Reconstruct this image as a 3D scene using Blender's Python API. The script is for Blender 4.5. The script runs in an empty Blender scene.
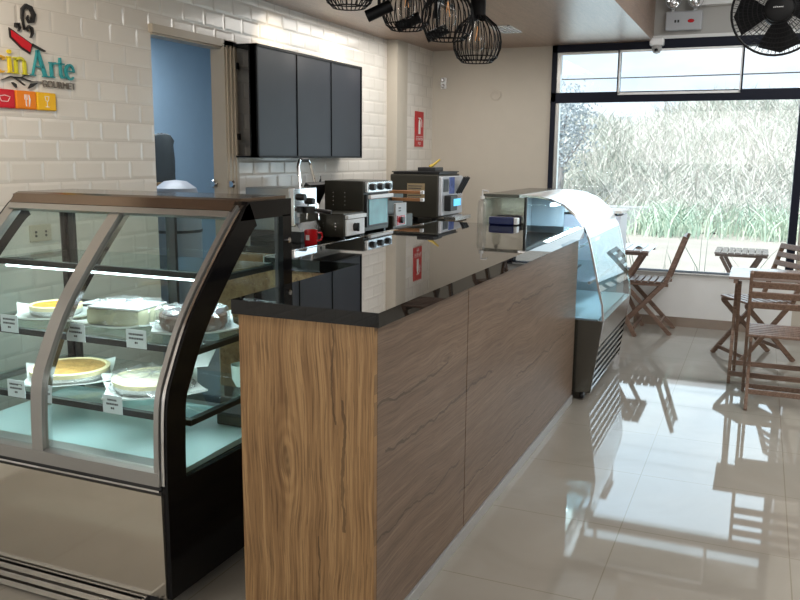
import bpy, bmesh, math, random
from mathutils import Vector, Matrix
random.seed(7)
PI = math.pi
SC = bpy.context.scene
COL = SC.collection

# ------------------------------------------------------------------ camera
def make_camera():
    f, yaw, pit, rol = 828.1, 0.406783, 0.172705, 0.00892
    cy, sy = math.cos(yaw), math.sin(yaw)
    fw = Vector((-sy*math.cos(pit), cy*math.cos(pit), -math.sin(pit)))
    r = Vector((cy, sy, 0)); u = r.cross(fw)
    r2 = r*math.cos(rol)+u*math.sin(rol); u2 = -r*math.sin(rol)+u*math.cos(rol)
    cd = bpy.data.cameras.new('camera'); cd.sensor_width = 36; cd.sensor_fit = 'HORIZONTAL'
    cd.lens = f/800*36; cd.clip_start = .05; cd.clip_end = 300
    o = bpy.data.objects.new('camera', cd); COL.objects.link(o)
    o.matrix_world = Matrix(((r2.x, u2.x, -fw.x, 0), (r2.y, u2.y, -fw.y, 0), (r2.z, u2.z, -fw.z, 1.52), (0, 0, 0, 1)))
    SC.camera = o
make_camera()
SC.view_settings.view_transform = 'Standard'
SC.view_settings.look = 'None'
SC.view_settings.gamma = 1
SC.view_settings.use_curve_mapping = False
SC.view_settings.exposure = 0.25
SC.cycles.max_bounces = 10; SC.cycles.transparent_max_bounces = 32
SC.cycles.diffuse_bounces = 4; SC.cycles.glossy_bounces = 5; SC.cycles.transmission_bounces = 6
SC.cycles.sample_clamp_indirect = 6
SC.cycles.caustics_reflective = False; SC.cycles.caustics_refractive = False

# ------------------------------------------------------------------ world + lights
W = bpy.data.worlds.new('world'); SC.world = W; W.use_nodes = True
def world():
    nt = W.node_tree; nt.nodes.clear()
    out = nt.nodes.new('ShaderNodeOutputWorld'); bg = nt.nodes.new('ShaderNodeBackground')
    tc = nt.nodes.new('ShaderNodeTexCoord'); nz = nt.nodes.new('ShaderNodeTexNoise'); cr = nt.nodes.new('ShaderNodeValToRGB')
    mp = nt.nodes.new('ShaderNodeMapping'); mp.inputs['Scale'].default_value = (1.5, 1.5, 5)
    nz.inputs['Scale'].default_value = 2.2; nz.inputs['Detail'].default_value = 5
    cr.color_ramp.elements[0].position = .35; cr.color_ramp.elements[0].color = (.62, .80, 1, 1)
    cr.color_ramp.elements[1].position = .6; cr.color_ramp.elements[1].color = (.93, .97, 1, 1)
    L = nt.links.new
    L(tc.outputs['Generated'], mp.inputs['Vector']); L(mp.outputs[0], nz.inputs['Vector']); L(nz.outputs[0], cr.inputs[0])
    L(cr.outputs[0], bg.inputs['Color']); bg.inputs['Strength'].default_value = 1.2
    L(bg.outputs[0], out.inputs['Surface'])
world()
def light(name, kind, loc, energy, color=(1, 1, 1), aim=None, size=1, size_y=None, angle=60, blend=.5):
    d = bpy.data.lights.new(name, kind); d.energy = energy; d.color = color
    if kind == 'AREA':
        d.shape = 'RECTANGLE'; d.size = size; d.size_y = size_y or size
    elif kind == 'SPOT':
        d.spot_size = math.radians(angle); d.spot_blend = blend; d.shadow_soft_size = size
    elif kind == 'SUN':
        d.angle = math.radians(size)
    else:
        d.shadow_soft_size = size
    o = bpy.data.objects.new(name, d); COL.objects.link(o); o.location = loc
    if aim is not None:
        o.rotation_euler = (Vector(aim)-Vector(loc)).to_track_quat('-Z', 'Y').to_euler()
    return o
light('sun', 'SUN', (0, 0, 20), 4.2, (1, .97, .92), aim=(6, 10, 2), size=2)
# added fill from behind the camera, and daylight of the big window
light('rear_fill', 'AREA', (-.2, -3.3, 1.95), 75, (1, .96, .90), aim=(-.6, 5, 1.3), size=5, size_y=1.1)
light('window_daylight', 'AREA', (-.75, 8.05, 1.45), 17, (.62, .85, 1), aim=(-.75, 0, 1.6), size=2.0, size_y=1.7)
light('room_fill', 'AREA', (1.2, 3.6, 2.95), 125, (1, .97, .93), aim=(1.0, 3.6, 0), size=2, size_y=4)  # added fill lifting the whole room, no fixture there
light('dining_fill', 'AREA', (.3, 6.4, 2.95), 30, (.93, .97, 1), aim=(.0, 6.8, 0), size=1.6, size_y=1.2)  # added fill brightening the window-side floor, chairs and wall
light('kitchen_fill', 'AREA', (-2.2, 1.0, 2.50), 18, (1, .93, .84), aim=(-2.4, 2.2, 0), size=.6, size_y=1.2)  # added fill for the near kitchen side
light('kitchen_far_fill', 'AREA', (-2.45, 6.1, 2.51), 25, (1, .96, .90), aim=(-2.45, 6.1, 0), size=1.0, size_y=1.6)  # added to brighten the machines and the far wall
light('logo_spotlight_beam', 'SPOT', (-2.25, 1.75, 2.44), 46, (1, .86, .68), aim=(-3.15, 2.75, 1.9), size=.04, angle=75, blend=.9)
light('back_room_light', 'AREA', (-4.3, 5.2, 2.4), 24, (.85, .94, 1), aim=(-4.6, 5.4, 0), size=1.0)

# ------------------------------------------------------------------ materials
MATS = {}
def base_mat(name):
    m = bpy.data.materials.new(name); m.use_nodes = True
    return m, m.node_tree, m.node_tree.nodes['Principled BSDF']
def mat(name, col, rough=.5, metal=0, ior=None, spec=None, var=.0, vscale=8, bump=0, bscale=60, emit=None, estr=0, coat=0, alpha=None):
    if name in MATS: return MATS[name]
    m, nt, b = base_mat(name)
    N = nt.nodes.new; L = nt.links.new
    b.inputs['Base Color'].default_value = (*col, 1); b.inputs['Roughness'].default_value = rough
    b.inputs['Metallic'].default_value = metal
    if ior: b.inputs['IOR'].default_value = ior
    if spec is not None: b.inputs['Specular IOR Level'].default_value = spec
    if coat: b.inputs['Coat Weight'].default_value = coat; b.inputs['Coat Roughness'].default_value = .03
    tc = N('ShaderNodeTexCoord')
    nz = N('ShaderNodeTexNoise'); nz.inputs['Scale'].default_value = vscale; nz.inputs['Detail'].default_value = 4
    L(tc.outputs['Object'], nz.inputs['Vector'])
    mx = N('ShaderNodeMix'); mx.data_type = 'RGBA'
    v = var if var else .04
    mx.inputs[6].default_value = (*[c*(1-v) for c in col], 1); mx.inputs[7].default_value = (*[min(1, c*(1+v)) for c in col], 1)
    L(nz.outputs[0], mx.inputs[0]); L(mx.outputs[2], b.inputs['Base Color'])
    if bump:
        n2 = N('ShaderNodeTexNoise'); n2.inputs['Scale'].default_value = bscale; n2.inputs['Detail'].default_value = 3
        L(tc.outputs['Object'], n2.inputs['Vector'])
        bp = N('ShaderNodeBump'); bp.inputs['Strength'].default_value = bump; bp.inputs['Distance'].default_value = .01
        L(n2.outputs[0], bp.inputs['Height']); L(bp.outputs[0], b.inputs['Normal'])
    if emit:
        b.inputs['Emission Color'].default_value = (*emit, 1); b.inputs['Emission Strength'].default_value = estr
    MATS[name] = m
    return m
def glass(name, tint=(.93, .97, .96), rough=.0, ior=1.45, haze=0):
    if name in MATS: return MATS[name]
    m, nt, b = base_mat(name); nt.nodes.remove(b)
    N = nt.nodes.new; L = nt.links.new
    out = nt.nodes['Material Output']
    t = N('ShaderNodeBsdfTransparent'); t.inputs[0].default_value = (*tint, 1)
    g = N('ShaderNodeBsdfGlossy'); g.inputs['Roughness'].default_value = rough
    fr = N('ShaderNodeFresnel'); fr.inputs['IOR'].default_value = ior
    ge = N('ShaderNodeNewGeometry'); fac = mth(nt, 'MULTIPLY', fr.outputs[0], mth(nt, 'SUBTRACT', 1, ge.outputs['Backfacing']))
    mx = N('ShaderNodeMixShader'); L(fac, mx.inputs[0]); L(t.outputs[0], mx.inputs[1]); L(g.outputs[0], mx.inputs[2])
    last = mx
    if haze:
        d = N('ShaderNodeBsdfDiffuse'); d.inputs[0].default_value = (.9, .9, .9, 1)
        m2 = N('ShaderNodeMixShader'); m2.inputs[0].default_value = haze
        L(last.outputs[0], m2.inputs[1]); L(d.outputs[0], m2.inputs[2]); last = m2
    L(last.outputs[0], out.inputs['Surface'])
    MATS[name] = m
    return m
def wood(name, dark, mid, light_, axis='z', scale=1.0, rough=.45, knots=True, tilt=0.0, contrast=1.0, ior=1.45):

    """laminate / solid wood with grain running along the given object axis"""
    if name in MATS: return MATS[name]
    m, nt, b = base_mat(name)
    N = nt.nodes.new; L = nt.links.new
    tc = N('ShaderNodeTexCoord'); mp = N('ShaderNodeMapping')
    s = {'x': (.8, 10, 10), 'y': (10, .8, 10), 'z': (10, 10, .8)}[axis]
    mp.inputs['Scale'].default_value = tuple(scale*k for k in s)
    if tilt: mp.inputs['Rotation'].default_value = (tilt, 0, 0)
    mp.vector_type = 'POINT'
    if tilt:
        m0 = N('ShaderNodeMapping'); m0.inputs['Rotation'].default_value = (tilt, 0, 0)
        mp.inputs['Rotation'].default_value = (0, 0, 0)
        L(tc.outputs['Object'], m0.inputs[0]); L(m0.outputs[0], mp.inputs[0])
    else:
        L(tc.outputs['Object'], mp.inputs[0])
    n1 = N('ShaderNodeTexNoise'); n1.inputs['Scale'].default_value = 1.3; n1.inputs['Detail'].default_value = 8
    n1.inputs['Roughness'].default_value = .62; n1.inputs['Distortion'].default_value = .9
    L(mp.outputs[0], n1.inputs['Vector'])
    n2 = N('ShaderNodeTexNoise'); n2.inputs['Scale'].default_value = 13; n2.inputs['Detail'].default_value = 4
    L(mp.outputs[0], n2.inputs['Vector'])
    cr = N('ShaderNodeValToRGB'); e = cr.color_ramp.elements
    e[0].position = .32; e[0].color = (*dark, 1); e[1].position = .70; e[1].color = (*light_, 1)
    k = e.new(.5); k.color = (*mid, 1)
    L(n1.outputs[0], cr.inputs[0])
    mx = N('ShaderNodeMix'); mx.data_type = 'RGBA'; mx.blend_type = 'MULTIPLY'; mx.inputs[0].default_value = .55*contrast
    c2 = N('ShaderNodeValToRGB'); c2.color_ramp.elements[0].position = .35; c2.color_ramp.elements[0].color = (.45, .42, .4, 1)
    c2.color_ramp.elements[1].position = .58; c2.color_ramp.elements[1].color = (1, 1, 1, 1)
    L(n2.outputs[0], c2.inputs[0]); L(cr.outputs[0], mx.inputs[6]); L(c2.outputs[0], mx.inputs[7])
    last = mx.outputs[2]
    if knots:
        # a few dark cracks that follow the grain
        n3 = N('ShaderNodeTexNoise'); n3.inputs['Scale'].default_value = .55; n3.inputs['Detail'].default_value = 3; n3.inputs['Distortion'].default_value = 1.6
        L(mp.outputs[0], n3.inputs['Vector'])
        c3 = N('ShaderNodeValToRGB'); r = c3.color_ramp.elements
        r[0].position = .485; r[0].color = (1, 1, 1, 1); r[1].position = .515; r[1].color = (1, 1, 1, 1)
        q = r.new(.5); q.color = (.42, .36, .32, 1)
        L(n3.outputs[0], c3.inputs[0])
        m3 = N('ShaderNodeMix'); m3.data_type = 'RGBA'; m3.blend_type = 'MULTIPLY'; m3.inputs[0].default_value = .8
        L(last, m3.inputs[6]); L(c3.outputs[0], m3.inputs[7]); last = m3.outputs[2]
    L(last, b.inputs['Base Color']); b.inputs['Roughness'].default_value = rough; b.inputs['IOR'].default_value = ior
    bp = N('ShaderNodeBump'); bp.inputs['Strength'].default_value = .12; bp.inputs['Distance'].default_value = .004
    L(n2.outputs[0], bp.inputs['Height']); L(bp.outputs[0], b.inputs['Normal'])
    MATS[name] = m
    return m
def mth(nt, op, a, b=None, c=None):
    n = nt.nodes.new('ShaderNodeMath'); n.operation = op
    for i, v in enumerate((a, b, c)):
        if v is None: continue
        if isinstance(v, (int, float)): n.inputs[i].default_value = v
        else: nt.links.new(v, n.inputs[i])
    return n.outputs[0]
def tile_wall_mat():
    """bevelled subway tiles, 20 x 10 cm, running bond, in the plane of world Y and Z"""
    m, nt, b = base_mat('bevelled_tile'); N = nt.nodes.new; L = nt.links.new
    tc = N('ShaderNodeTexCoord'); sp = N('ShaderNodeSeparateXYZ'); L(tc.outputs['Object'], sp.inputs[0])
    tw, th = .20, .10
    vz = mth(nt, 'DIVIDE', mth(nt, 'ADD', sp.outputs[2], .02), th); row = mth(nt, 'FLOOR', vz); fz = mth(nt, 'SUBTRACT', vz, row)
    off = mth(nt, 'MULTIPLY', mth(nt, 'MODULO', row, 2), .5)
    vy = mth(nt, 'ADD', mth(nt, 'DIVIDE', sp.outputs[1], tw), off); cy = mth(nt, 'FLOOR', vy); fy = mth(nt, 'SUBTRACT', vy, cy)
    dz = mth(nt, 'MULTIPLY', mth(nt, 'MINIMUM', fz, mth(nt, 'SUBTRACT', 1, fz)), th)
    dy = mth(nt, 'MULTIPLY', mth(nt, 'MINIMUM', fy, mth(nt, 'SUBTRACT', 1, fy)), tw)
    d = mth(nt, 'MINIMUM', dz, dy)
    h = mth(nt, 'MINIMUM', mth(nt, 'DIVIDE', mth(nt, 'SUBTRACT', d, .0015), .014), 1)
    h = mth(nt, 'MAXIMUM', h, 0)
    wn = N('ShaderNodeTexWhiteNoise'); wn.noise_dimensions = '2D'
    cb = N('ShaderNodeCombineXYZ'); L(row, cb.inputs[0]); L(cy, cb.inputs[1]); L(cb.outputs[0], wn.inputs['Vector'])
    bp = N('ShaderNodeBump'); bp.inputs['Strength'].default_value = 1; bp.inputs['Distance'].default_value = .0022
    L(h, bp.inputs['Height']); L(bp.outputs[0], b.inputs['Normal'])
    g = mth(nt, 'GREATER_THAN', d, .0015)
    mx = N('ShaderNodeMix'); mx.data_type = 'RGBA'; mx.inputs[6].default_value = (.60, .57, .52, 1)
    m2 = N('ShaderNodeMix'); m2.data_type = 'RGBA'; m2.inputs[6].default_value = (.70, .67, .62, 1); m2.inputs[7].default_value = (.75, .72, .67, 1)
    L(wn.outputs[0], m2.inputs[0]); L(m2.outputs[2], mx.inputs[7]); L(g, mx.inputs[0]); L(mx.outputs[2], b.inputs['Base Color'])
    b.inputs['Roughness'].default_value = .16
    return m
def floor_mat():
    m, nt, b = base_mat('polished_porcelain'); N = nt.nodes.new; L = nt.links.new
    tc = N('ShaderNodeTexCoord'); sp = N('ShaderNodeSeparateXYZ'); L(tc.outputs['Object'], sp.inputs[0])
    T = .64
    def edge(ax, o):
        v = mth(nt, 'DIVIDE', mth(nt, 'ADD', sp.outputs[ax], o), T)
        f = mth(nt, 'FRACT', v)
        return mth(nt, 'MULTIPLY', mth(nt, 'MINIMUM', f, mth(nt, 'SUBTRACT', 1, f)), T), mth(nt, 'FLOOR', v)
    dx, ix = edge(0, .43+6.4); dy, iy = edge(1, 6.4-2.70)
    d = mth(nt, 'MINIMUM', dx, dy); g = mth(nt, 'GREATER_THAN', d, .0022)
    nz = N('ShaderNodeTexNoise'); nz.inputs['Scale'].default_value = 1.6; nz.inputs['Detail'].default_value = 6; nz.inputs['Distortion'].default_value = 1.5
    L(tc.outputs['Object'], nz.inputs['Vector'])
    cr = N('ShaderNodeValToRGB'); e = cr.color_ramp.elements
    e[0].position = .3; e[0].color = (.325, .30, .26, 1); e[1].position = .7; e[1].color = (.385, .36, .315, 1)
    L(nz.outputs[0], cr.inputs[0])
    mx = N('ShaderNodeMix'); mx.data_type = 'RGBA'; mx.inputs[6].default_value = (.27, .24, .19, 1); L(g, mx.inputs[0]); L(cr.outputs[0], mx.inputs[7])
    L(mx.outputs[2], b.inputs['Base Color'])
    b.inputs['Roughness'].default_value = .035; b.inputs['IOR'].default_value = 1.75
    return m
def oak(name, dark, mid, light_, ua, va, knots=(), cracks=(), rough=.42, pores=.38, amp=1.25):
    """oak laminate: fibres run along axis va, bend around knots; cracks = (u, v0, v1, width)"""
    m, nt, b = base_mat(name); N = nt.nodes.new; L = nt.links.new
    tc = N('ShaderNodeTexCoord'); sp = N('ShaderNodeSeparateXYZ'); L(tc.outputs['Object'], sp.inputs[0])
    u, v = sp.outputs[ua], sp.outputs[va]
    M = lambda op, a, b_=None, c=None: mth(nt, op, a, b_, c)
    def noise(us, vs, src_u, det=4, off=0.0, rough_=.55):
        cb = N('ShaderNodeCombineXYZ'); L(M('MULTIPLY', src_u, us), cb.inputs[0]); L(M('MULTIPLY', v, vs), cb.inputs[1]); cb.inputs[2].default_value = off
        n = N('ShaderNodeTexNoise'); n.inputs['Scale'].default_value = 1; n.inputs['Detail'].default_value = det; n.inputs['Roughness'].default_value = rough_
        L(cb.outputs[0], n.inputs['Vector']); return n.outputs[0]
    wob = M('MULTIPLY', M('SUBTRACT', noise(1.5, 1.7, u, 2, 3.1), .5), .09)
    uw = M('ADD', u, wob); ring = None; core = None
    for (u0, v0, ru, rv) in knots:
        du = M('SUBTRACT', u, u0); dv = M('SUBTRACT', v, v0)
        d2 = M('ADD', M('POWER', M('ABSOLUTE', M('DIVIDE', du, ru)), 2), M('POWER', M('ABSOLUTE', M('DIVIDE', dv, rv)), 2))
        g = M('POWER', 2.718, M('MULTIPLY', d2, -1))
        uw = M('ADD', uw, M('MULTIPLY', M('MULTIPLY', du, g), -.72))
        r = M('MULTIPLY', M('MULTIPLY', M('SINE', M('MULTIPLY', M('SQRT', d2), 15)), g), .05)
        ring = r if ring is None else M('ADD', ring, r)
        c = M('POWER', 2.718, M('MULTIPLY', d2, -26)); core = c if core is None else M('MAXIMUM', core, c)
    fac = M('ADD', M('MULTIPLY', noise(26, .8, uw, 5), .40), M('ADD', M('MULTIPLY', noise(130, 3.0, uw, 3, 5), .42), M('MULTIPLY', noise(5, .7, uw, 2, 9), .20)))
    if ring is not None: fac = M('ADD', fac, ring)
    fac = M('ADD', M('MULTIPLY', M('SUBTRACT', fac, .5), amp), .5)
    cr = N('ShaderNodeValToRGB'); e = cr.color_ramp.elements
    e[0].position = .36; e[0].color = (*dark, 1); e[1].position = .62; e[1].color = (*light_, 1); k = e.new(.5); k.color = (*mid, 1)
    L(fac, cr.inputs[0])
    dk = M('MULTIPLY', M('GREATER_THAN', noise(260, 6, uw, 2, 2), .57), pores)
    for (u1, v0, v1, w) in cracks:
        cu = M('ADD', u1, M('MULTIPLY', M('SUBTRACT', noise(.01, 5, u, 4, 7+u1), .5), .06 if ua == 0 else .10))
        line = M('LESS_THAN', M('ABSOLUTE', M('SUBTRACT', u, cu)), M('MULTIPLY', noise(.01, 22, u, 2, 1+u1), w))
        span = M('MULTIPLY', M('GREATER_THAN', v, v0), M('LESS_THAN', v, v1))
        dk = M('MAXIMUM', dk, M('MULTIPLY', M('MULTIPLY', line, span), .62))
    if core is not None: dk = M('MAXIMUM', dk, M('MULTIPLY', core, .6))
    mx = N('ShaderNodeMix'); mx.data_type = 'RGBA'; L(dk, mx.inputs[0]); L(cr.outputs[0], mx.inputs[6]); mx.inputs[7].default_value = (*[c*.25 for c in dark], 1)
    L(mx.outputs[2], b.inputs['Base Color']); b.inputs['Roughness'].default_value = rough
    bp = N('ShaderNodeBump'); bp.inputs['Strength'].default_value = .15; bp.inputs['Distance'].default_value = .003; L(fac, bp.inputs['Height']); L(bp.outputs[0], b.inputs['Normal'])
    return m
def ceil_mat():
    return wood('ceiling_wood', (.25, .155, .105), (.31, .20, .14), (.37, .245, .175), axis='y', scale=2.4, rough=.30, knots=False, contrast=1.1, ior=2.0)

M_TILE = tile_wall_mat(); M_FLOOR = floor_mat(); M_CEIL = ceil_mat()
M_BEIGE = mat('beige_paint', (.50, .455, .385), .6, bump=.05)
M_WHITE = mat('white_paint', (.80, .80, .79), .5, bump=.04)
M_GREYP = mat('grey_paint', (.40, .39, .37), .6)
M_BLACKM = mat('black_metal', (.012, .012, .014), .35, .0)
M_NAVY = mat('dark_window_metal', (.008, .010, .020), .5, spec=.15)
M_GRAN = mat('black_granite', (.004, .004, .004), .02, ior=1.55, var=.4, vscale=400)
M_STEEL = mat('brushed_steel', (.55, .55, .55), .25, 1, bump=.02, bscale=200)
M_CHROME = mat('chrome', (.85, .85, .86), .07, 1)
M_ALU = mat('aluminium_frame', (.40, .395, .38), .3, .75)
M_PANEL = mat('polished_cream_steel', (.72, .67, .58), .09, .9)
M_DSTEEL = mat('dark_steel', (.10, .095, .08), .22, .8)
M_BLKGLOSS = mat('black_gloss', (.006, .006, .007), .12, ior=1.3)
M_BLKPL = mat('black_plastic', (.015, .015, .016), .4)
M_APPL = mat('dark_appliance', (.045, .042, .032), .35, .4)
M_RED = mat('red_gloss', (.45, .01, .015), .2)
M_WHT = mat('white_gloss', (.8, .8, .8), .25)
M_SCREEN = mat('dark_screen', (.020, .022, .030), .42, spec=.35, var=.25, vscale=3)
M_GLASS = glass('clear_glass', (.90, .95, .94))
M_WGLASS = glass('window_glass', (.97, .985, .985))
M_SHELFG = glass('green_shelf_glass', (.88, .95, .94))
M_WRAP = glass('plastic_wrap', (.93, .94, .95), .18, 1.7, haze=.06)
M_LED = mat('led_strip', (1, 1, 1), .5, emit=(.86, .97, 1), estr=5.0)
M_CHAIRW = wood('chair_wood', (.13, .075, .05), (.20, .125, .09), (.29, .19, .14), axis='x', scale=6, rough=.4, knots=False)
M_COUNTER_END = oak('oak_laminate_lit', (.165, .085, .034), (.275, .155, .065), (.39, .235, .105), 0, 2, knots=((-.09, .58, .05, .13),), cracks=((.072, .72, 1.03, .006), (.105, .38, .80, .010), (.02, .0, .35, .006)))  # same laminate as the front panels, warm light put into its colour
M_COUNTER_SIDE = oak('oak_laminate_shaded', (.115, .076, .053), (.172, .119, .086), (.235, .169, .126), 2, 1, knots=((.80, -.75, .04, .11),), cracks=((.78, -1.38, -.75, .008), (.62, -1.3, -.2, .009), (.36, -1.4, -.6, .007), (.85, .0, .9, .008), (.50, .2, 1.3, .008), (.22, -.6, .6, .007)), amp=.9, pores=.3)  # same laminate as the end, cooler shade put into greyer, darker colours
M_CABW = wood('oak_laminate_cabinet', (.25, .14, .06), (.36, .22, .10), (.46, .30, .15), axis='y', scale=1.2, rough=.5)

# ------------------------------------------------------------------ mesh helpers
class MB:
    def __init__(self): self.bm = bmesh.new()
    def box(self, a, b, rot=None, piv=None, bev=0):
        x0, y0, z0 = [min(p, q) for p, q in zip(a, b)]; x1, y1, z1 = [max(p, q) for p, q in zip(a, b)]
        t = bmesh.new(); bmesh.ops.create_cube(t, size=1)
        for v in t.verts: v.co = Vector((x0+(v.co.x+.5)*(x1-x0), y0+(v.co.y+.5)*(y1-y0), z0+(v.co.z+.5)*(z1-z0)))
        if bev: bmesh.ops.bevel(t, geom=t.edges[:], offset=bev, segments=2, affect='EDGES', profile=.5)
        if rot is not None:
            bmesh.ops.rotate(t, verts=t.verts, cent=piv or Vector(((x0+x1)/2, (y0+y1)/2, (z0+z1)/2)), matrix=rot)
        self.merge(t); return self
    def merge(self, t):
        me = bpy.data.meshes.new('tmp'); t.to_mesh(me); t.free(); self.bm.from_mesh(me); bpy.data.meshes.remove(me)
    def bar(self, p, q, w, h, up=(0, 0, 1), bev=0):
        """rectangular bar from p to q"""
        p, q = Vector(p), Vector(q); d = (q-p); L = d.length; d.normalize()
        s = d.cross(Vector(up)); 
        if s.length < 1e-4: s = d.cross(Vector((1, 0, 0)))
        s.normalize(); u = s.cross(d)
        t = bmesh.new(); bmesh.ops.create_cube(t, size=1)
        if bev:
            for v in t.verts: v.co = Vector((v.co.x*w, v.co.y*L, v.co.z*h))
            bmesh.ops.bevel(t, geom=t.edges[:], offset=bev, segments=1, affect='EDGES')
            for v in t.verts: v.co = (p+q)/2+s*v.co.x+d*v.co.y+u*v.co.z
        else:
            for v in t.verts: v.co = (p+q)/2+s*v.co.x*w+d*v.co.y*L+u*v.co.z*h
        self.merge(t); return self
    def tube(self, pts, r, seg=8, closed=False, caps=True):
        pts = [Vector(p) for p in pts]; n = len(pts); rs = r if isinstance(r, (list, tuple)) else [r]*n
        rings = []; prev = None
        for i, p in enumerate(pts):
            a = pts[(i-1) % n] if (closed or i > 0) else p; b = pts[(i+1) % n] if (closed or i < n-1) else p
            d = (b-a).normalized()
            if prev is None:
                s = d.cross(Vector((0, 0, 1)))
                if s.length < .05: s = d.cross(Vector((1, 0, 0)))
            else: s = prev-d*prev.dot(d)
            s.normalize(); prev = s; u = d.cross(s)
            rings.append([self.bm.verts.new(p+(s*math.cos(k*2*PI/seg)+u*math.sin(k*2*PI/seg))*rs[i]) for k in range(seg)])
        for i in range(n if closed else n-1):
            A, B = rings[i], rings[(i+1) % n]
            for k in range(seg): self.bm.faces.new((A[k], A[(k+1) % seg], B[(k+1) % seg], B[k]))
        if caps and not closed:
            self.bm.faces.new(rings[0][::-1]); self.bm.faces.new(rings[-1])
        return self
    def lathe(self, prof, c=(0, 0, 0), seg=24, axis='z', sx=1, sy=1):
        rings = []
        def P(r, h, a):
            v = (r*math.cos(a)*sx, r*math.sin(a)*sy, h)
            if axis == 'x': v = (h, v[0], v[1])
            if axis == 'y': v = (v[0], h, v[1])
            return Vector(v)+Vector(c)
        for r, h in prof:
            if r < 1e-5: rings.append([self.bm.verts.new(P(0, h, 0))])
            else: rings.append([self.bm.verts.new(P(r, h, k*2*PI/seg)) for k in range(seg)])
        for A, B in zip(rings, rings[1:]):
            for k in range(seg):
                k2 = (k+1) % seg
                f = [A[k % len(A)], A[k2 % len(A)], B[k2 % len(B)], B[k % len(B)]]
                f2 = []
                for v in f:
                    if v not in f2: f2.append(v)
                if len(f2) > 2: self.bm.faces.new(f2)
        return self
    def prism(self, pts, fn, t0, t1):
        """pts 2-D polygon; fn(u, v, t) -> 3-D"""
        A = [self.bm.verts.new(fn(u, v, t0)) for u, v in pts]; B = [self.bm.verts.new(fn(u, v, t1)) for u, v in pts]
        n = len(pts)
        self.bm.faces.new(A[::-1]); self.bm.faces.new(B)
        for i in range(n): self.bm.faces.new((A[i], A[(i+1) % n], B[(i+1) % n], B[i]))
        return self
    def strip(self, outer, inner, fn, t0, t1):
        """band between two equally long polylines, extruded"""
        n = len(outer)
        V = [[self.bm.verts.new(fn(*p, t)) for p in line] for line in (outer, inner) for t in (t0, t1)]
        o0, o1, i0, i1 = V
        for k in range(n-1):
            for A, B in ((o0, o1), (o1, i1), (i1, i0), (i0, o0)):
                self.bm.faces.new((A[k], A[k+1], B[k+1], B[k]))
        self.bm.faces.new((o0[0], o1[0], i1[0], i0[0])); self.bm.faces.new((o0[-1], i0[-1], i1[-1], o1[-1]))
        return self
    def build(self, name, material, parent=None, smooth=False, loc=None):
        bmesh.ops.recalc_face_normals(self.bm, faces=self.bm.faces)
        me = bpy.data.meshes.new(name); self.bm.to_mesh(me); self.bm.free()
        if smooth:
            for p in me.polygons: p.use_smooth = True
            try: me.set_sharp_from_angle(angle=math.radians(35))
            except Exception: pass
        me.materials.append(material)
        o = bpy.data.objects.new(name, me); COL.objects.link(o)
        if parent is not None: o.parent = parent
        if loc is not None: o.location = loc
        return o
def tag(o, label=None, cat=None, group=None, kind=None):
    if label: o['label'] = label
    if cat: o['category'] = cat
    if group: o['group'] = group
    if kind: o['kind'] = kind
    return o
def thing(name, label, cat, loc=(0, 0, 0), rz=0, group=None):
    o = bpy.data.objects.new(name, None); COL.objects.link(o); o.location = loc; o.rotation_euler = (0, 0, rz)
    o.empty_display_size = .1
    return tag(o, label, cat, group)
def copy_tree(o, parent=None):
    c = o.copy(); COL.objects.link(c); c.parent = parent
    for ch in list(o.children): copy_tree(ch, c)
    return c
def struct(name, mb, material, label=None, smooth=False):
    o = mb.build(name, material, None, smooth); o['kind'] = 'structure'
    if label: o['label'] = label
    return o
def text_part(name, body, size, loc, rot, material, parent, ext=.001, align='CENTER'):
    cu = bpy.data.curves.new(name, 'FONT'); cu.body = body; cu.size = size; cu.extrude = ext; cu.align_x = align; cu.align_y = 'CENTER'
    o = bpy.data.objects.new(name, cu); COL.objects.link(o); o.location = loc; o.rotation_euler = rot; cu.materials.append(material)
    bpy.context.view_layer.update()
    me = bpy.data.meshes.new_from_object(o.evaluated_get(bpy.context.evaluated_depsgraph_get()))
    q = bpy.data.objects.new(name, me); COL.objects.link(q); q.location = loc; q.rotation_euler = rot; q.parent = parent
    bpy.data.objects.remove(o)
    return q

# ------------------------------------------------------------------ room shell
CZ = 2.53; WX = -3.15; WY = 7.85; HI = 3.0; RX = 3.0; BY = -3.6
struct('floor', MB().box((-5.1, BY-1, -.08), (RX, WY+.15, 0)), M_FLOOR)
struct('ceiling', MB().box((WX-.15, BY, CZ), (-.97, WY, HI+.1)), M_CEIL)
struct('ceiling_upper', MB().box((-.97, BY, HI), (RX+.15, WY+.15, HI+.1)), M_GREYP)
# tiled wall with the door opening
D0, D1, DZ = 3.805, 4.50, 2.185
struct('wall_left', MB().box((WX-.07, BY, 0), (WX, D0, CZ)).box((WX-.07, D1, 0), (WX, 6.97, CZ)).box((WX-.07, D0, DZ), (WX, D1, CZ)), M_TILE)
struct('pillar_left', MB().box((WX-.07, 6.97, 0), (-3.05, 7.21, CZ)), M_BEIGE)
struct('wall_left_end', MB().box((WX-.07, 7.21, 0), (-3.052, WY, CZ)), M_TILE)
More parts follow.
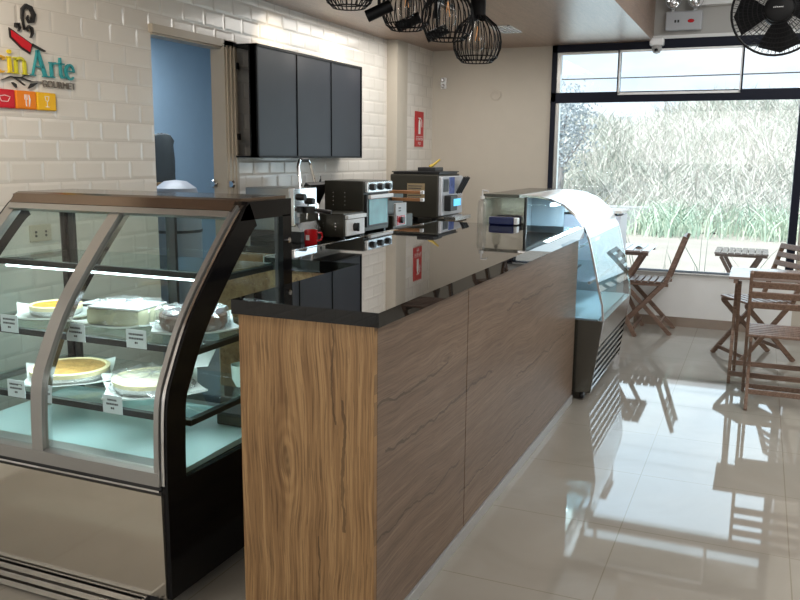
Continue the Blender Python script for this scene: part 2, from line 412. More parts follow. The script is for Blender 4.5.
# window wall
X0, X1 = -1.86, .33
struct('wall_far', MB().box((WX-.07, WY, 0), (X0, WY+.15, HI)), M_BEIGE)
struct('wall_far_low', MB().box((X0, WY, 0), (X1, WY+.15, .49)), M_WHITE)
struct('wall_far_above', MB().box((X0, WY, 2.545), (X1, WY+.15, HI)), M_GREYP)
struct('wall_far_pier', MB().box((X1, WY, 0), (RX+.15, WY+.15, HI)), M_BEIGE)
struct('wall_right', MB().box((RX, BY, 0), (RX+.15, WY, HI)), M_BEIGE)
mb = MB().box((-3.3, BY-.15, 2.35), (RX+.15, BY, HI)).box((-3.3, BY-.15, 0), (-2.7, BY, 2.35)).box((2.3, BY-.15, 0), (RX+.15, BY, 2.35))
struct('wall_back', mb, M_BEIGE)
M_BASE = mat('brown_tile_skirting', (.25, .19, .145), .25, var=.1)
struct('baseboard_far', MB().box((-1.0, WY-.012, 0), (X1+1.6, WY, .085)), M_BASE)
struct('trim_1', MB().box((-.97, WY-.02, 2.53), (X1, WY, 2.575)), mat('white_trim', (.72, .72, .70), .4))
# back room (blue)
M_BLUE = mat('blue_paint', (.30, .42, .54), .6)
struct('wall_back_room', MB().box((-5.05, 3.3, 0), (-4.95, 7.4, 2.6)).box((-5.0, 7.3, 0), (WX-.07, 7.4, 2.6)).box((-5.0, 3.3, 0), (WX-.07, 3.4, 2.6)), M_BLUE)
struct('ceiling_back_room', MB().box((-5.05, 3.3, 2.6), (WX-.07, 7.4, 2.7)), M_WHITE)
# door frame
M_JAMB = mat('cream_door_frame', (.46, .40, .32), .4)
dr = thing('door_1', 'pale open door frame beside the tiled wall, blue room beyond', 'door', (WX, D1, 0)); dr['kind'] = 'structure'
f = MB()
f.box((-.08, -.04, 0), (.02, .0, DZ)); f.box((0.0, -.05, 0), (.03, .085, DZ+.03)); f.box((-.08, D0-D1, DZ-.02), (.012, -.04, DZ))
f.box((.0, D0-D1-.015, DZ-.01), (.03, .085, DZ+.035))
for y in (-.03, .012, .05): f.box((.03, y, 0), (.036, y+.012, DZ))
f.build('door_frame', M_JAMB, dr)
lk = MB().lathe([(0, 0), (.022, 0), (.024, .02), (.016, .028), (0, .03)], (-.10, -.05, 1.33), 16, 'y')
lk2 = MB()
for yy, sx in ((-.045, -.10), (-.01, .015)):
    lk2.lathe([(0, -.03), (.02, -.03), (.027, -.015), (.02, 0), (.012, .004), (0, .004)], (sx+.03, yy, 1.33), 16, 'y')
lk2.build('door_handle', M_CHROME, dr, True)

# window: one big fixed pane with three panes in a row above it
def window():
    w = thing('window_1', 'wide shop window with dark metal frame looking onto the grassy bank', 'window', (0, WY, 0)); w['kind'] = 'structure'
    f = MB()
    f.box((X0, -.03, .485), (X0+.045, .09, 2.545))              # outer post
    f.box((X0, -.03, 2.465), (X1, .09, 2.545)); f.box((X0, -.03, 2.02), (X1, .09, 2.105))
    f.box((X0, -.035, 2.012), (X1, .0, 2.024)); f.box((X1-.085, -.03, .485), (X1-.02, .09, 2.545))
    f.box((X0, -.02, .485), (X1, .09, .505))
    for x in (-1.265, -.235): f.box((x, -.02, 2.1), (x+.022, .06, 2.47))
    f.build('window_frame', M_NAVY, w)
    MB().box((X0+.045, -.015, .5), (X0+.08, .05, 2.47)).box((X0+.08, -.012, 2.448), (-1.25, .05, 2.466)).build('inner_bead', M_ALU, w)
    s = MB().box((-1.25, -.045, 2.075), (-.225, -.02, 2.095)).box((-1.25, -.045, 2.445), (-.225, -.02, 2.462)).box((-1.25, -.045, 2.08), (-1.238, -.02, 2.46)).box((-.237, -.045, 2.08), (-.225, -.02, 2.46))
    s.build('vent_sash', M_WHT, w)
    MB().box((X0+.07, .02, .5), (X1-.085, .026, 2.03)).build('window_pane', M_WGLASS, w)
    for a, b in ((X0+.08, -1.265), (-1.24, -.235), (-.213, X1-.085)):
        MB().box((a, .02, 2.10), (b, .026, 2.47)).build('window_pane', M_WGLASS, w)
window()
struct('window_sill', MB().box((X0, WY-.03, .488), (X1, WY+.15, .50)), M_WHITE)

# ------------------------------------------------------------------ outside
M_GROUND = mat('pale_dry_ground', (.44, .42, .38), .9, var=.18, vscale=1.2, bump=.4, bscale=6)
struct('ground_outside', MB().box((-45, WY+.15, -.35), (45, 70, -.22)), M_GROUND)
struct('eave_outside', MB().box((-6, WY+.15, 2.78), (5, WY+1.9, 2.95)), M_GREYP)
def veg_mat(name, cols, scale=.5, tr=.0):
    m, nt, b = base_mat(name); N = nt.nodes.new; L = nt.links.new
    g = N('ShaderNodeNewGeometry'); nz = N('ShaderNodeTexNoise'); nz.inputs['Scale'].default_value = scale; nz.inputs['Detail'].default_value = 4
    L(g.outputs['Position'], nz.inputs['Vector'])
    ad = mth(nt, 'ADD', mth(nt, 'MULTIPLY', nz.outputs[0], .55), mth(nt, 'MULTIPLY', g.outputs['Random Per Island'], .45))
    cr = N('ShaderNodeValToRGB'); e = cr.color_ramp.elements
    n = len(cols)
    e[0].position = .28; e[0].color = (*cols[0], 1); e[1].position = .72; e[1].color = (*cols[-1], 1)
    for i in range(1, n-1):
        k = e.new(.28+.44*i/(n-1)); k.color = (*cols[i], 1)
    L(ad, cr.inputs[0]); L(cr.outputs[0], b.inputs['Base Color']); b.inputs['Roughness'].default_value = .7
    return m
def hill_h(x, y):
    top = 2.5+.25*math.sin(x*.55)+.7*min(1, max(0, (x+6.5)/5))-.8*min(1, max(0, (-6-x)/3))
    t = min(1, max(0, (y-21.0)/8.5))
    t = t*t*(3-2*t)
    return -.25+top*t+.25*math.sin(x*1.3+y)*t
def hill():
    bm = bmesh.new(); nx, ny = 90, 36; G = []
    for j in range(ny):
        G.append([])
        for i in range(nx):
            x = -26+i*.5; y = 20.5+j*.6
            G[-1].append(bm.verts.new((x, y, hill_h(x, y)+random.uniform(-.12, .12))))
    for j in range(ny-1):
        for i in range(nx-1): bm.faces.new((G[j][i], G[j][i+1], G[j+1][i+1], G[j+1][i]))
    me = bpy.data.meshes.new('hill_outside'); bm.to_mesh(me); bm.free()
    for p in me.polygons: p.use_smooth = True
    o = bpy.data.objects.new('hill_outside', me); COL.objects.link(o); o['kind'] = 'structure'
    me.materials.append(veg_mat('hill_soil', [(.40, .42, .38), (.52, .52, .49), (.62, .61, .58)], .8))  # soil lightened for the overexposed daylight look
hill()
def blades(name, spots, material, label, cat, hmin, hmax, wmin, wmax, lean=.5, kind='stuff', group=None):
    """many bent leaves; one object nobody could count"""
    V, F = [], []
    for (x, y, z, k) in spots:
        for _ in range(k):
            h = random.uniform(hmin, hmax); w = random.uniform(wmin, wmax); a = random.uniform(0, 2*PI); ln = random.uniform(.15, lean)*h
            bx, by = x+random.gauss(0, .22), y+random.gauss(0, .22); dx, dy = math.cos(a), math.sin(a)
            fa = random.uniform(0, 2*PI); sx, sy = math.cos(fa)*w/2, abs(math.sin(fa))*w/4
            n0 = len(V)
            droop = random.uniform(.55, 1)
            for t, ww in ((0, 1), (.45, .9), (.8, .6), (1, .02)):
                hh = h*(t if t < .5 else .45+(t-.45)*droop)
                o = ln*t*t*1.3
                V.append((bx+dx*o-sx*ww, by+dy*o-sy*ww, z+hh)); V.append((bx+dx*o+sx*ww, by+dy*o+sy*ww, z+hh))
            for s in range(3): F.append((n0+2*s, n0+2*s+1, n0+2*s+3, n0+2*s+2))
    me = bpy.data.meshes.new(name); me.from_pydata(V, [], F); me.materials.append(material)
    o = bpy.data.objects.new(name, me); COL.objects.link(o)
    return tag(o, label, cat, group, kind)
M_REED = veg_mat('dry_reeds', [(.40, .46, .40), (.58, .58, .55), (.76, .72, .68), (.60, .68, .60), (.86, .84, .80)], .45)  # reed and grass albedo raised to put daylight overexposure into the colour
M_GREEN = veg_mat('green_grass', [(.34, .50, .40), (.50, .64, .52), (.66, .72, .60)], .8)
sp = []
for i in range(4600):
    x = random.uniform(-13, 5); y = 21.3+random.random()**1.2*9
    if x < -6 and random.random() < .35: continue
    sp.append((x, y, hill_h(x, y)-.1, 8))
blades('reeds', sp, M_REED, 'tangle of pale dry reeds covering the bank beyond the window', 'reeds', .4, 1.15, .015, .04, .9)
sp = []
for i in range(120):
    x = random.choice((-2.4, -1.9, -1.7, -.3, .6))+random.gauss(0, .35); y = random.uniform(19.3, 21.2)
    sp.append((x, y, -.25, 9))
blades('green_grass', sp, M_GREEN, 'low green grass at the foot of the reed bank', 'grass', .3, .95, .02, .045, .8)
sp = [(-.72, 9.6, -.22, 5), (-.60, 9.9, -.22, 6), (-.25, 10.2, -.22, 5), (-.45, 9.4, -.22, 3), (-1.5, 10.5, -.22, 4)]
blades('tall_grass', sp, M_GREEN, 'thin green weeds growing close outside the window', 'grass', .5, 1.15, .012, .02, .35)
# dark low hedge and pale slab at the foot of the bank
sp = [(random.uniform(-6.0, -3.9), random.uniform(20.5, 21.1), -.2, 9) for i in range(120)]
blades('hedge', sp, veg_mat('hedge_leaf', [(.10, .12, .07), (.24, .24, .15), (.34, .33, .22)], 1.5), 'low dark brown hedge at the foot of the bank', 'hedge', .4, 1.0, .02, .05, .6)
o = MB().box((-3.5, 20.2, -.22), (-2.35, 20.5, .38), bev=.03).build('concrete_slab', mat('concrete', (.42, .44, .46), .9, var=.1, bump=.3))
tag(o, 'low grey concrete slab lying at the foot of the bank', 'slab')
def tree():
    t = thing('tree', 'faded bluish tree beyond the upper corner of the window', 'tree', (-4.85, 21.6, .45)); t.scale = (.62, .62, .62)
    MB().tube([(0, 0, -1.2), (.1, 0, 1), (-.1, .1, 2.4), (.3, .1, 3.6)], [.16, .13, .1, .04]).tube([(0, 0, 1.2), (.8, 0, 2.3), (1.1, 0, 3.2)], [.09, .06, .03]).tube([(0, .05, 1.5), (-.7, 0, 2.6)], [.08, .03]).build('trunk', mat('bark', (.36, .35, .35), .9, bump=.4), t)
    V, F = [], []
    for i in range(2200):
        c = random.choice(((0, 0, 3.2), (.7, 0, 2.7), (-.7, 0, 2.5), (.3, .2, 3.8), (0, 0, 1.9)))
        p = Vector(c)+Vector((random.gauss(0, .45), random.gauss(0, .45), random.gauss(0, .5)))
        a = Vector((random.gauss(0, 1), random.gauss(0, 1), random.gauss(0, 1))).normalized()*.09
        b = a.cross(Vector((random.random(), random.random(), random.random()))).normalized()*.05
        n = len(V); V += [tuple(p-a), tuple(p+b), tuple(p+a), tuple(p-b)]; F.append((n, n+1, n+2, n+3))
    me = bpy.data.meshes.new('foliage'); me.from_pydata(V, [], F)
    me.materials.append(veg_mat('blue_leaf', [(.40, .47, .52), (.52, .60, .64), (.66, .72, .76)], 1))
    o = bpy.data.objects.new('foliage', me); COL.objects.link(o); o.parent = t
tree()
def cable(z0, z1, y, sag, lab):
    pts = [(-16+i*1.6, y, z0+(z1-z0)*i/20-sag*(1-((i-10)/10)**2)) for i in range(21)]
    o = MB().tube(pts, .011, 5).build('overhead_cable', M_BLKPL)
    tag(o, lab, 'cable', 'overhead cables')
for i, (a, b) in enumerate(((2.72, 2.95), (3.1, 3.30), (3.95, 4.4), (4.4, 4.7))):
    cable(a, b, 15+.25*i, .3, 'thin dark overhead cable strung outside above the bank, %s' % ('lowest of the four', 'second from the bottom', 'third from the bottom', 'topmost of the four')[i])

# ------------------------------------------------------------------ counter
def counter():
    c = thing('service_counter', 'long wooden service counter between the kitchen and the dining floor', 'counter', (-1.2, 3.5, 0))
    o = c.location
    def b(*boxes):
        m = MB()
        for p, q in boxes: m.box(Vector(p)-o, Vector(q)-o, bev=.0015)
        return m
    b(((-1.458, 2.118, 0), (-.992, 2.14, 1.035))).build('end_panel', M_COUNTER_END, c)
    b(((-1.012, 2.1405, .055), (-.992, 2.962, 1.035))).build('front_panel', M_COUNTER_SIDE, c)
    b(((-1.012, 2.968, .055), (-.992, 5.04, 1.035))).build('front_panel', M_COUNTER_SIDE, c)
    b(((-1.012, 2.1405, 0), (-.986, 5.04, .05))).build('plinth', mat('grey_plinth', (.42, .43, .43), .35, .3), c)
    b(((-1.44, 2.14, 0), (-1.43, 3.02, 1.03))).build('inner_panel', M_CABW, c)
    b(((-1.43, 5.02, 0), (-1.012, 5.04, 1.035))).build('rear_panel', M_CABW, c)
counter()
o = MB()
poly = [(-1.465, 2.09), (-.965, 2.09), (-.965, 5.055), (-1.92, 5.055), (-1.92, 2.99), (-1.465, 2.99)]
o.prism(poly, lambda u, v, t: Vector((u, v, t if t < 1.05 else 1.08+.0065*(v-2.09)-.003*(u+.96))), 1.037, 1.08)
wt = o.build('worktop', M_GRAN); tag(wt, 'glossy black stone worktop on the wooden service counter', 'worktop')
MB().bar((-1.926, 3.0, 1.078), (-1.926, 5.055, 1.091), .012, .026).build('metal_edge', M_CHROME, wt)
cb = thing('under_counter_cabinet', 'oak cabinet under the wide part of the black worktop', 'cabinet', (-1.66, 4.0, 0))
MB().box((-.24, -.98, .08), (.20, 1.03, 1.036)).build('body', M_CABW, cb)
for i in range(3): MB().box((-.262, -.96+i*.665, .10), (-.241, -.96+i*.665+.655, 1.02), bev=.002).build('cabinet_door', M_CABW, cb)
MB().box((-.22, -.96, 0), (.18, 1.01, .08)).build('plinth', M_BLKPL, cb)
# back counter
bc = thing('back_counter', 'oak wall counter with black top under the menu screens', 'counter', (-2.8, 5.9, 0))
MB().box((-.24, -1.69, .08), (.32, 1.30, .94)).build('body', M_CABW, bc)
MB().box((-.24, -1.66, 0), (.27, 1.28, .08)).build('plinth', M_BLKPL, bc)
MB().box((-.245, -1.72, .94), (.35, 1.31, .98), bev=.003).build('top_slab', M_GRAN, bc)
for i in range(5): MB().box((.32, -1.66+i*.585, .10), (.338, -1.66+i*.585+.575, .93), bev=.002).build('cabinet_door', M_CABW, bc)

# ------------------------------------------------------------------ front display case
M_CAKE1 = mat('pale_cake', (.55, .50, .36), .7, var=.15, vscale=30, bump=.4, bscale=80)
def display_case():
    XL, XR = -2.83, -1.688
    c = thing('cake_display_case', 'large curved glass cake display case with dark side panel beside the counter', 'display case', (-2.25, 2.45, 0))
    P = c.location
    # profile (Y, Z) of the curved front, bottom to top
    prof = [(2.033, .06), (2.033, .457), (2.038, .614), (2.051, .744), (2.091, .833), (2.158, .951), (2.227, 1.041), (2.309, 1.131), (2.40, 1.225), (2.496, 1.317), (2.541, 1.346)]
    def smooth(pts, n=3):
        out = []
        for i in range(len(pts)-1):
            p0 = pts[max(0, i-1)]; p1, p2 = pts[i], pts[i+1]; p3 = pts[min(len(pts)-1, i+2)]
            for k in range(n):
                t = k/n
                out.append(tuple(.5*((2*p1[a])+(-p0[a]+p2[a])*t+(2*p0[a]-5*p1[a]+4*p2[a]-p3[a])*t*t+(-p0[a]+3*p1[a]-3*p2[a]+p3[a])*t**3) for a in (0, 1)))
        out.append(pts[-1]); return out
    curve = smooth(prof[1:])
    def off(line, d):
        res = []
        for i, p in enumerate(line):
            a = line[max(0, i-1)]; b = line[min(len(line)-1, i+1)]
            t = Vector((b[0]-a[0], b[1]-a[1])).normalized(); res.append((p[0]+t.y*d, p[1]-t.x*d))
        return res
    fn = lambda u, v, t: Vector((t, u, v))-P
    BK = 2.83
    for s, (a, b) in enumerate(((XR-.025, XR), (XL, XL+.025))):
        m = MB()
        # solid lower part
        m.prism([(2.033, .06), (BK, .06), (BK, .445), (2.033, .457)], fn, a, b)
        inner = off(curve, .095)
        inner = [(min(q[0], 2.70), max(.448, min(q[1], 1.285))) for q in inner]
        m.strip(curve, inner, fn, a, b)
        m.prism([(2.48, 1.285), (BK, 1.285), (BK, 1.352), (2.53, 1.352)], fn, a, b)
        m.prism([(2.765, .445), (BK, .445), (BK, 1.29), (2.765, 1.29)], fn, a, b)
        sp_ = m.build('side_frame', M_BLKGLOSS, c)
        gp = [q for q in inner if q[1] < 1.284]
        MB().prism(gp+[(2.60, 1.29), (2.77, 1.29), (2.77, .44)], fn, (a+b)/2-.003, (a+b)/2+.003).build('side_glass', M_GLASS, c)
    for z in (.905, 1.19):
        MB().lathe([(0, 0), (.011, 0), (.011, .008), (.007, .012), (0, .012)], Vector((XR, 2.80, z))-P, 14, 'x').build('bolt', M_CHROME, c, True)
    # aluminium edge frames on the curved front
    co = curve; ci = off(curve, .02); cf = off(curve, -.012)
    MB().strip(cf, ci, fn, XR-.044, XR-.026).build('curved_edge_frame', M_ALU, c, True)
    MB().strip(off(curve, -.004), off(curve, .014), fn, XR-.022, XR-.010).build('curved_edge_frame', M_CHROME, c, True)
    MB().strip(cf, ci, fn, XL+.026, XL+.075).build('curved_edge_frame', M_ALU, c, True)
    for x0, x1 in ((-2.262, -2.212),): MB().strip(cf, ci, fn, x0, x1).build('mullion', M_ALU, c, True)
    MB().strip(off(curve, .003), off(curve, .022), fn, -2.212, -2.199).build('mullion_seal', M_CHROME, c, True)
    for x0, x1 in ((XL+.06, -2.27), (-2.24, XR-.045)):
        MB().strip(curve, off(curve, .006), fn, x0, x1).build('curved_front_glass', M_GLASS, c, True)
    # top
    MB().prism([(2.50, 1.352), (2.53, 1.362), (BK, 1.362), (BK, 1.335), (2.54, 1.335), (2.515, 1.318)], fn, XL+.025, XR-.025).build('top_panel', mat('ceiling_tinted_steel', (.20, .15, .115), .15, .8), c)  # brown reflection of the wood ceiling put into the steel colour
    MB().prism([(2.470, 1.322), (2.503, 1.356), (2.53, 1.34), (2.50, 1.30)], fn, XL+.04, XR-.035).build('top_band', MATS['ceiling_tinted_steel'], c)
    MB().prism([(2.450, 1.300), (2.468, 1.320), (2.49, 1.305), (2.475, 1.288)], fn, XL+.05, XR-.04).build('top_rail', M_ALU, c)
    # lower front: sill, trims, kick panel
    MB().prism([(2.020, .455), (2.020, .50), (2.045, .512), (2.10, .512), (2.10, .455)], fn, XL+.025, XR-.025).build('sill_rail', M_ALU, c)
    MB().prism([(2.03, .425), (2.03, .455), (2.10, .455), (2.10, .425)], fn, XL+.025, XR-.025).build('black_trim', M_BLKPL, c)  # solid black trim line under the sill
    MB().prism([(2.018, .437), (2.018, .444), (2.04, .444), (2.04, .437)], fn, XL+.025, XR-.025).build('trim_strip', M_CHROME, c)
    MB().prism([(2.027, .06), (2.022, .425), (2.06, .425), (2.06, .06)], fn, XL+.015, XR-.02).build('kick_panel', M_PANEL, c)
    g = MB().prism([(2.04, .0), (2.04, .06), (2.06, .06), (2.06, .0)], fn, XL+.02, XR-.06)
    g.build('grille_backing', M_BLKPL, c)
    g = MB()
    for i in range(4):
        y = 2.02-.026*i; z = .052-.0135*i
        g.prism([(y, z), (y+.02, z+.006), (y+.024, z), (y+.004, z-.006)], fn, XL+.02, XR-.10)
    g.box(Vector((XL+.02, 1.93, 0))-P, Vector((XL+.03, 2.05, .05))-P); g.box(Vector((XR-.11, 1.93, 0))-P, Vector((XR-.10, 2.05, .05))-P)
    g.build('toe_grille', M_STEEL, c)
    # body under the glass and interior deck
    MB().prism([(2.07, .07), (2.80, .07), (2.80, .44), (2.07, .44)], fn, XL+.03, XR-.03).build('body', M_DSTEEL, c)
    MB().prism([(2.10, .452), (2.10, .468), (2.76, .478), (2.76, .452)], fn, XL+.03, XR-.03).build('deck', mat('white_deck', (.66, .84, .86), .22), c)
    for x in (XL+.12, XR-.12):
        for y in (2.16, 2.72): 
            w = MB().lathe([(0, -.012), (.024, -.012), (.026, 0), (.024, .012), (0, .012)], Vector((x, y, .027))-P, 16, 'x').box(Vector((x-.018, y-.02, .05))-P, Vector((x+.018, y+.02, .072))-P)
            w.build('caster', M_BLKPL, c)
    # back sliding doors
    for x0, x1, y in ((XL+.03, -2.22, 2.79), (-2.28, XR-.03, 2.808)):
        fr = MB().box(Vector((x0, y-.008, .48))-P, Vector((x0+.03, y+.008, 1.33))-P).box(Vector((x1-.03, y-.008, .48))-P, Vector((x1, y+.008, 1.33))-P).box(Vector((x0, y-.008, .48))-P, Vector((x1, y+.008, .51))-P).box(Vector((x0, y-.008, 1.30))-P, Vector((x1, y+.008, 1.33))-P)
        fo = fr.build('sliding_door', M_BLKPL, c)
        MB().box(Vector((x0+.03, y-.003, .51))-P, Vector((x1-.03, y+.003, 1.30))-P).build('door_glass', M_GLASS, fo)
    # shelves: glass slabs with a dark front rail
    for k, (y0, z, y1) in enumerate(((2.235, .872, 2.75), (2.20, .634, 2.75), (2.405, 1.105, 2.74))):
        s = MB().box(Vector((XL+.035, y0+.012, z-.008))-P, Vector((XR-.032, y1, z))-P).build('shelf', M_SHELFG, c)
        MB().box(Vector((XL+.03, y0, z-.028))-P, Vector((XR-.03, y0+.022, z-.006))-P).box(Vector((XR-.055, y0, z-.028))-P, Vector((XR-.03, y1, z-.008))-P).box(Vector((XL+.03, y0, z-.028))-P, Vector((XL+.055, y1, z-.008))-P).build('shelf_rail', M_BLKPL, s)
        if k == 2:
            MB().box(Vector((XL+.06, y0+.004, z-.037))-P, Vector((XR-.06, y0+.016, z-.030))-P).build('light_strip', M_LED, s)
    MB().box(Vector((XL+.06, 2.52, 1.302))-P, Vector((XR-.06, 2.54, 1.314))-P).build('light_strip', M_LED, c)
display_case()
for z, y in ((.835, 2.30), (1.07, 2.46), (1.295, 2.55)):
    light('case_led', 'AREA', (-2.26, y, z), 3.2 if z < 1.2 else 2.6, (.86, .97, 1), aim=(-2.26, y+.08, z-1), size=1.0, size_y=.02)

def square_plate(m, half, c, rz, lift=.03, th=.006):
    n = 14; R = Matrix.Rotation(rz, 3, 'Z'); c = Vector(c)
    def P(i, j, dz):
        u = -1+2*i/n; v = -1+2*j/n
        r = max(abs(u), abs(v)); d = math.hypot(u, v)
        z = lift*max(0, d-.75)**1.6*1.5+(.004 if r > .8 else 0)
        k = 1-.10*(1-min(abs(u), abs(v)))*(1 if r > .9 else 0)
        return c+R@Vector((u*half*k, v*half*k, z+dz+.001))
    T = [[m.bm.verts.new(P(i, j, th)) for j in range(n+1)] for i in range(n+1)]
    B = [[m.bm.verts.new(P(i, j, 0)) for j in range(n+1)] for i in range(n+1)]
    for i in range(n):
        for j in range(n):
            m.bm.faces.new((T[i][j], T[i+1][j], T[i+1][j+1], T[i][j+1])); m.bm.faces.new((B[i][j], B[i][j+1], B[i+1][j+1], B[i+1][j]))
    for i in range(n):
        for (a, b) in (((i, 0), (i+1, 0)), ((i+1, n), (i, n)), ((0, i+1), (0, i)), ((n, i), (n, i+1))):
            m.bm.faces.new((T[b[0]][b[1]], T[a[0]][a[1]], B[a[0]][a[1]], B[b[0]][b[1]]))
    return m
M_PLATE = mat('white_china', (.78, .82, .80), .12)
def crumple(m, r, h, c, seg=36, ringn=9, amp=.006, sx=1, sy=1, sq=False, seed=0):
    rnd = random.Random(seed); c = Vector(c); rows = []
    for j in range(ringn+1):
        t = j/ringn
        rr, hh = (r*(1-.10*t/.55), h*t/.55*.96) if t < .55 else (r*.9*(1-((t-.55)/.45)), h*(.96+.04*(t-.55)/.45))
        row = []
        for k in range(seg):
            a = k*2*PI/seg
            f = 1.0
            if sq: f = min(1/max(abs(math.cos(a)), 1e-3), 1/max(abs(math.sin(a)), 1e-3)); f = min(f, 1.3)
            q = rr*f+rnd.uniform(-amp, amp)
            row.append(m.bm.verts.new(c+Vector((math.cos(a)*q*sx, math.sin(a)*q*sy, hh+rnd.uniform(-amp, amp)*(.7 if t > .1 else 0)))))
        rows.append(row)
    for A, B in zip(rows, rows[1:]):
        for k in range(seg): m.bm.faces.new((A[k], A[(k+1) % seg], B[(k+1) % seg], B[k]))
    return m
def cake(name, label, x, y, z, r, h, top, side, plate=.15, rz=.6, rim=None, wrap=True, sq=False, sx=1, sy=1, seed=1):
    p = MB(); square_plate(p, plate, (x, y, z), rz)
    po = p.build('cake_plate', M_PLATE, None, True); tag(po, 'white upturned-corner plate under the %s' % label[1], 'plate', 'white plates in the display case')
    t = thing(name, label[0], 'cake', (x, y, z+.0085))
    if sq:
        body = MB().box((-r*sx, -r*sy, 0), (r*sx, r*sy, h), bev=.012, rot=Matrix.Rotation(.1, 3, 'Z'), piv=Vector((0, 0, 0))); body.build('cake_body', side, t, True)
        MB().box((-r*sx*.97, -r*sy*.97, h), (r*sx*.97, r*sy*.97, h+.008), bev=.003, rot=Matrix.Rotation(.1, 3, 'Z'), piv=Vector((0, 0, 0))).build('topping', top, t, True)
    else:
        MB().lathe([(0, 0), (r*.93, 0), (r, h*.35), (r, h*.9), (r*.96, h), (0, h)], seg=40).build('cake_body', side, t, True)
        MB().lathe([(r*.9, h-.002), (r*.9, h+.004), (r*.6, h+.007), (0, h+.005)], seg=40).build('topping', top, t, True)
        if rim: MB().lathe([(r*1.0, h*.7), (r*1.02, h+.006), (r*.93, h+.009), (r*.88, h+.002)], seg=40).build('crust', rim, t, True)
    if wrap:
        crumple(MB(), (r*1.07 if not sq else r*1.04), h+.022, (0, 0, -.001), seed=seed, sq=sq, sx=sx, sy=sy, amp=.013).build('plastic_wrap', M_WRAP, t)
M_ORANGE = mat('caramel_top', (.62, .26, .03), .35, var=.4, vscale=25)
M_FOIL = mat('crumpled_foil', (.70, .71, .70), .3, .8, bump=.9, bscale=120)
M_CREAM = mat('cream_crust', (.75, .66, .40), .6, var=.15, vscale=40)
M_CHOC = mat('dark_blueberry', (.045, .028, .04), .3, var=.6, vscale=35, bump=.8, bscale=60)
M_CHOCS = mat('chocolate_side', (.11, .055, .035), .5, var=.3, vscale=30)
M_GOLD = mat('golden_top', (.46, .27, .08), .5, var=.55, vscale=32, bump=.9)
M_MERI = mat('pale_pie_top', (.66, .62, .44), .55, var=.25, vscale=26, bump=.9)
M_GREENC = mat('pistachio_side', (.44, .43, .30), .6, var=.15, vscale=30)
M_CRUST = mat('nut_crust', (.36, .24, .12), .8, var=.4, vscale=60, bump=.6)
S1, S2 = .872, .634
cake('tart', ('small round tart with caramel top on the upper shelf of the case', 'caramel tart'), -2.575, 2.47, S1, .10, .032, M_ORANGE, M_FOIL, .16, .75, M_CREAM, wrap=False, seed=2)
cake('block_cake', ('rectangular pale cake under crumpled plastic on the upper shelf', 'rectangular pale cake'), -2.20, 2.46, S1, .115, .062, M_WHT, M_GREENC, .15, .12, None, sq=True, sx=1.02, sy=.85, seed=3)
cake('dark_fruit_cake', ('dark berry cake under plastic wrap on the upper shelf', 'dark berry cake'), -1.915, 2.49, S1, .125, .055, M_CHOC, M_CHOCS, .165, .75, None, seed=4)
cake('golden_cake', ('round golden topped cake on the lower shelf', 'golden topped cake'), -2.47, 2.42, S2, .15, .034, M_GOLD, M_FOIL, .175, .75, M_CREAM, wrap=False, seed=5)
cake('pie', ('pale meringue pie with crumbly crust on the lower shelf', 'pale meringue pie'), -2.07, 2.43, S2, .145, .036, M_MERI, M_FOIL, .185, .75, M_CREAM, seed=6)
# plates and wrapped pieces seen through the side glass
o = MB().prism([(-.10, -.02), (.08, -.10), (.10, .08)], lambda u, v, t: Vector((u, v, t*1.0+(u+.1)*.3)), .012, .016)
po = o.build('cake_paper', mat('white_paper', (.75, .78, .78), .6)); po.location = (-1.99, 2.565, S2+.055); po.rotation_euler = (.25, 0, .5)
tag(po, 'folded white paper leaning over the meringue pie', 'paper')
t = thing('storage_box', 'dark grey lidded box on the white deck of the case by the counter', 'box', (-1.80, 2.64, .478))
MB().box((-.085, -.07, 0), (.085, .07, .045), bev=.008).build('box_base', M_APPL, t)
MB().box((-.09, -.075, .045), (.09, .075, .055), bev=.003).build('lid', M_BLKPL, t)
t = thing('cup', 'pale green cup on the lower shelf behind the meringue pie', 'cup', (-1.79, 2.62, S2))
MB().lathe([(0, 0), (.028, 0), (.042, .03), (.045, .085), (.041, .085), (.038, .03), (.02, .006), (0, .006)], seg=22).build('cup_body', mat('pale_green_china', (.60, .74, .68), .2), t, True)
t = thing('serving_tray', 'black tray at the back of the upper shelf behind the caramel tart', 'tray', (-2.60, 2.675, S1))
MB().box((-.16, -.05, .0), (.16, .05, .012), bev=.003).box((-.165, -.055, .010), (.165, .055, .018), bev=.002).build('tray_body', M_BLKPL, t)
# price cards hanging on the shelf rails
M_CARD = mat('white_card', (.72, .76, .80), .6); M_INK = mat('dark_ink', (.05, .05, .06), .6)
def card(x, z, y, lab, rows):
    t = thing('price_card', lab, 'price card', (x-.05, y-.004, z+.034), 0, 'price cards on the shelf rails'); t.scale = (1.2, 1, 1.15)
    MB().box((-.036, -.003, -.030), (.036, 0, .027)).build('card', M_CARD, t)
    m = MB(); rnd = random.Random(int(x*1000))
    for k, w in enumerate(rows):
        cx = -w/2
        while cx < w/2:
            l = rnd.uniform(.003, .006); m.box((cx, -.0038, .010-.013*k), (min(cx+l, w/2), -.003, .016-.013*k)); cx += l+.0016
    m.build('printed_lines', M_INK, t)
card(-2.50, S1-.018, 2.222, 'white price card below the caramel tart', (.05, .05, .012))
card(-2.175, S1-.022, 2.222, 'white price card just beside the curved mullion', (.04, .05, .012))
card(-1.900, S1-.02, 2.222, 'white price card below the dark berry cake', (.052, .052, .01))
card(-2.45, S2-.018, 2.188, 'white price card below the golden topped cake', (.052, .05, .012))
card(-1.99, S2-.02, 2.188, 'white price card below the meringue pie', (.034, .044, .012))

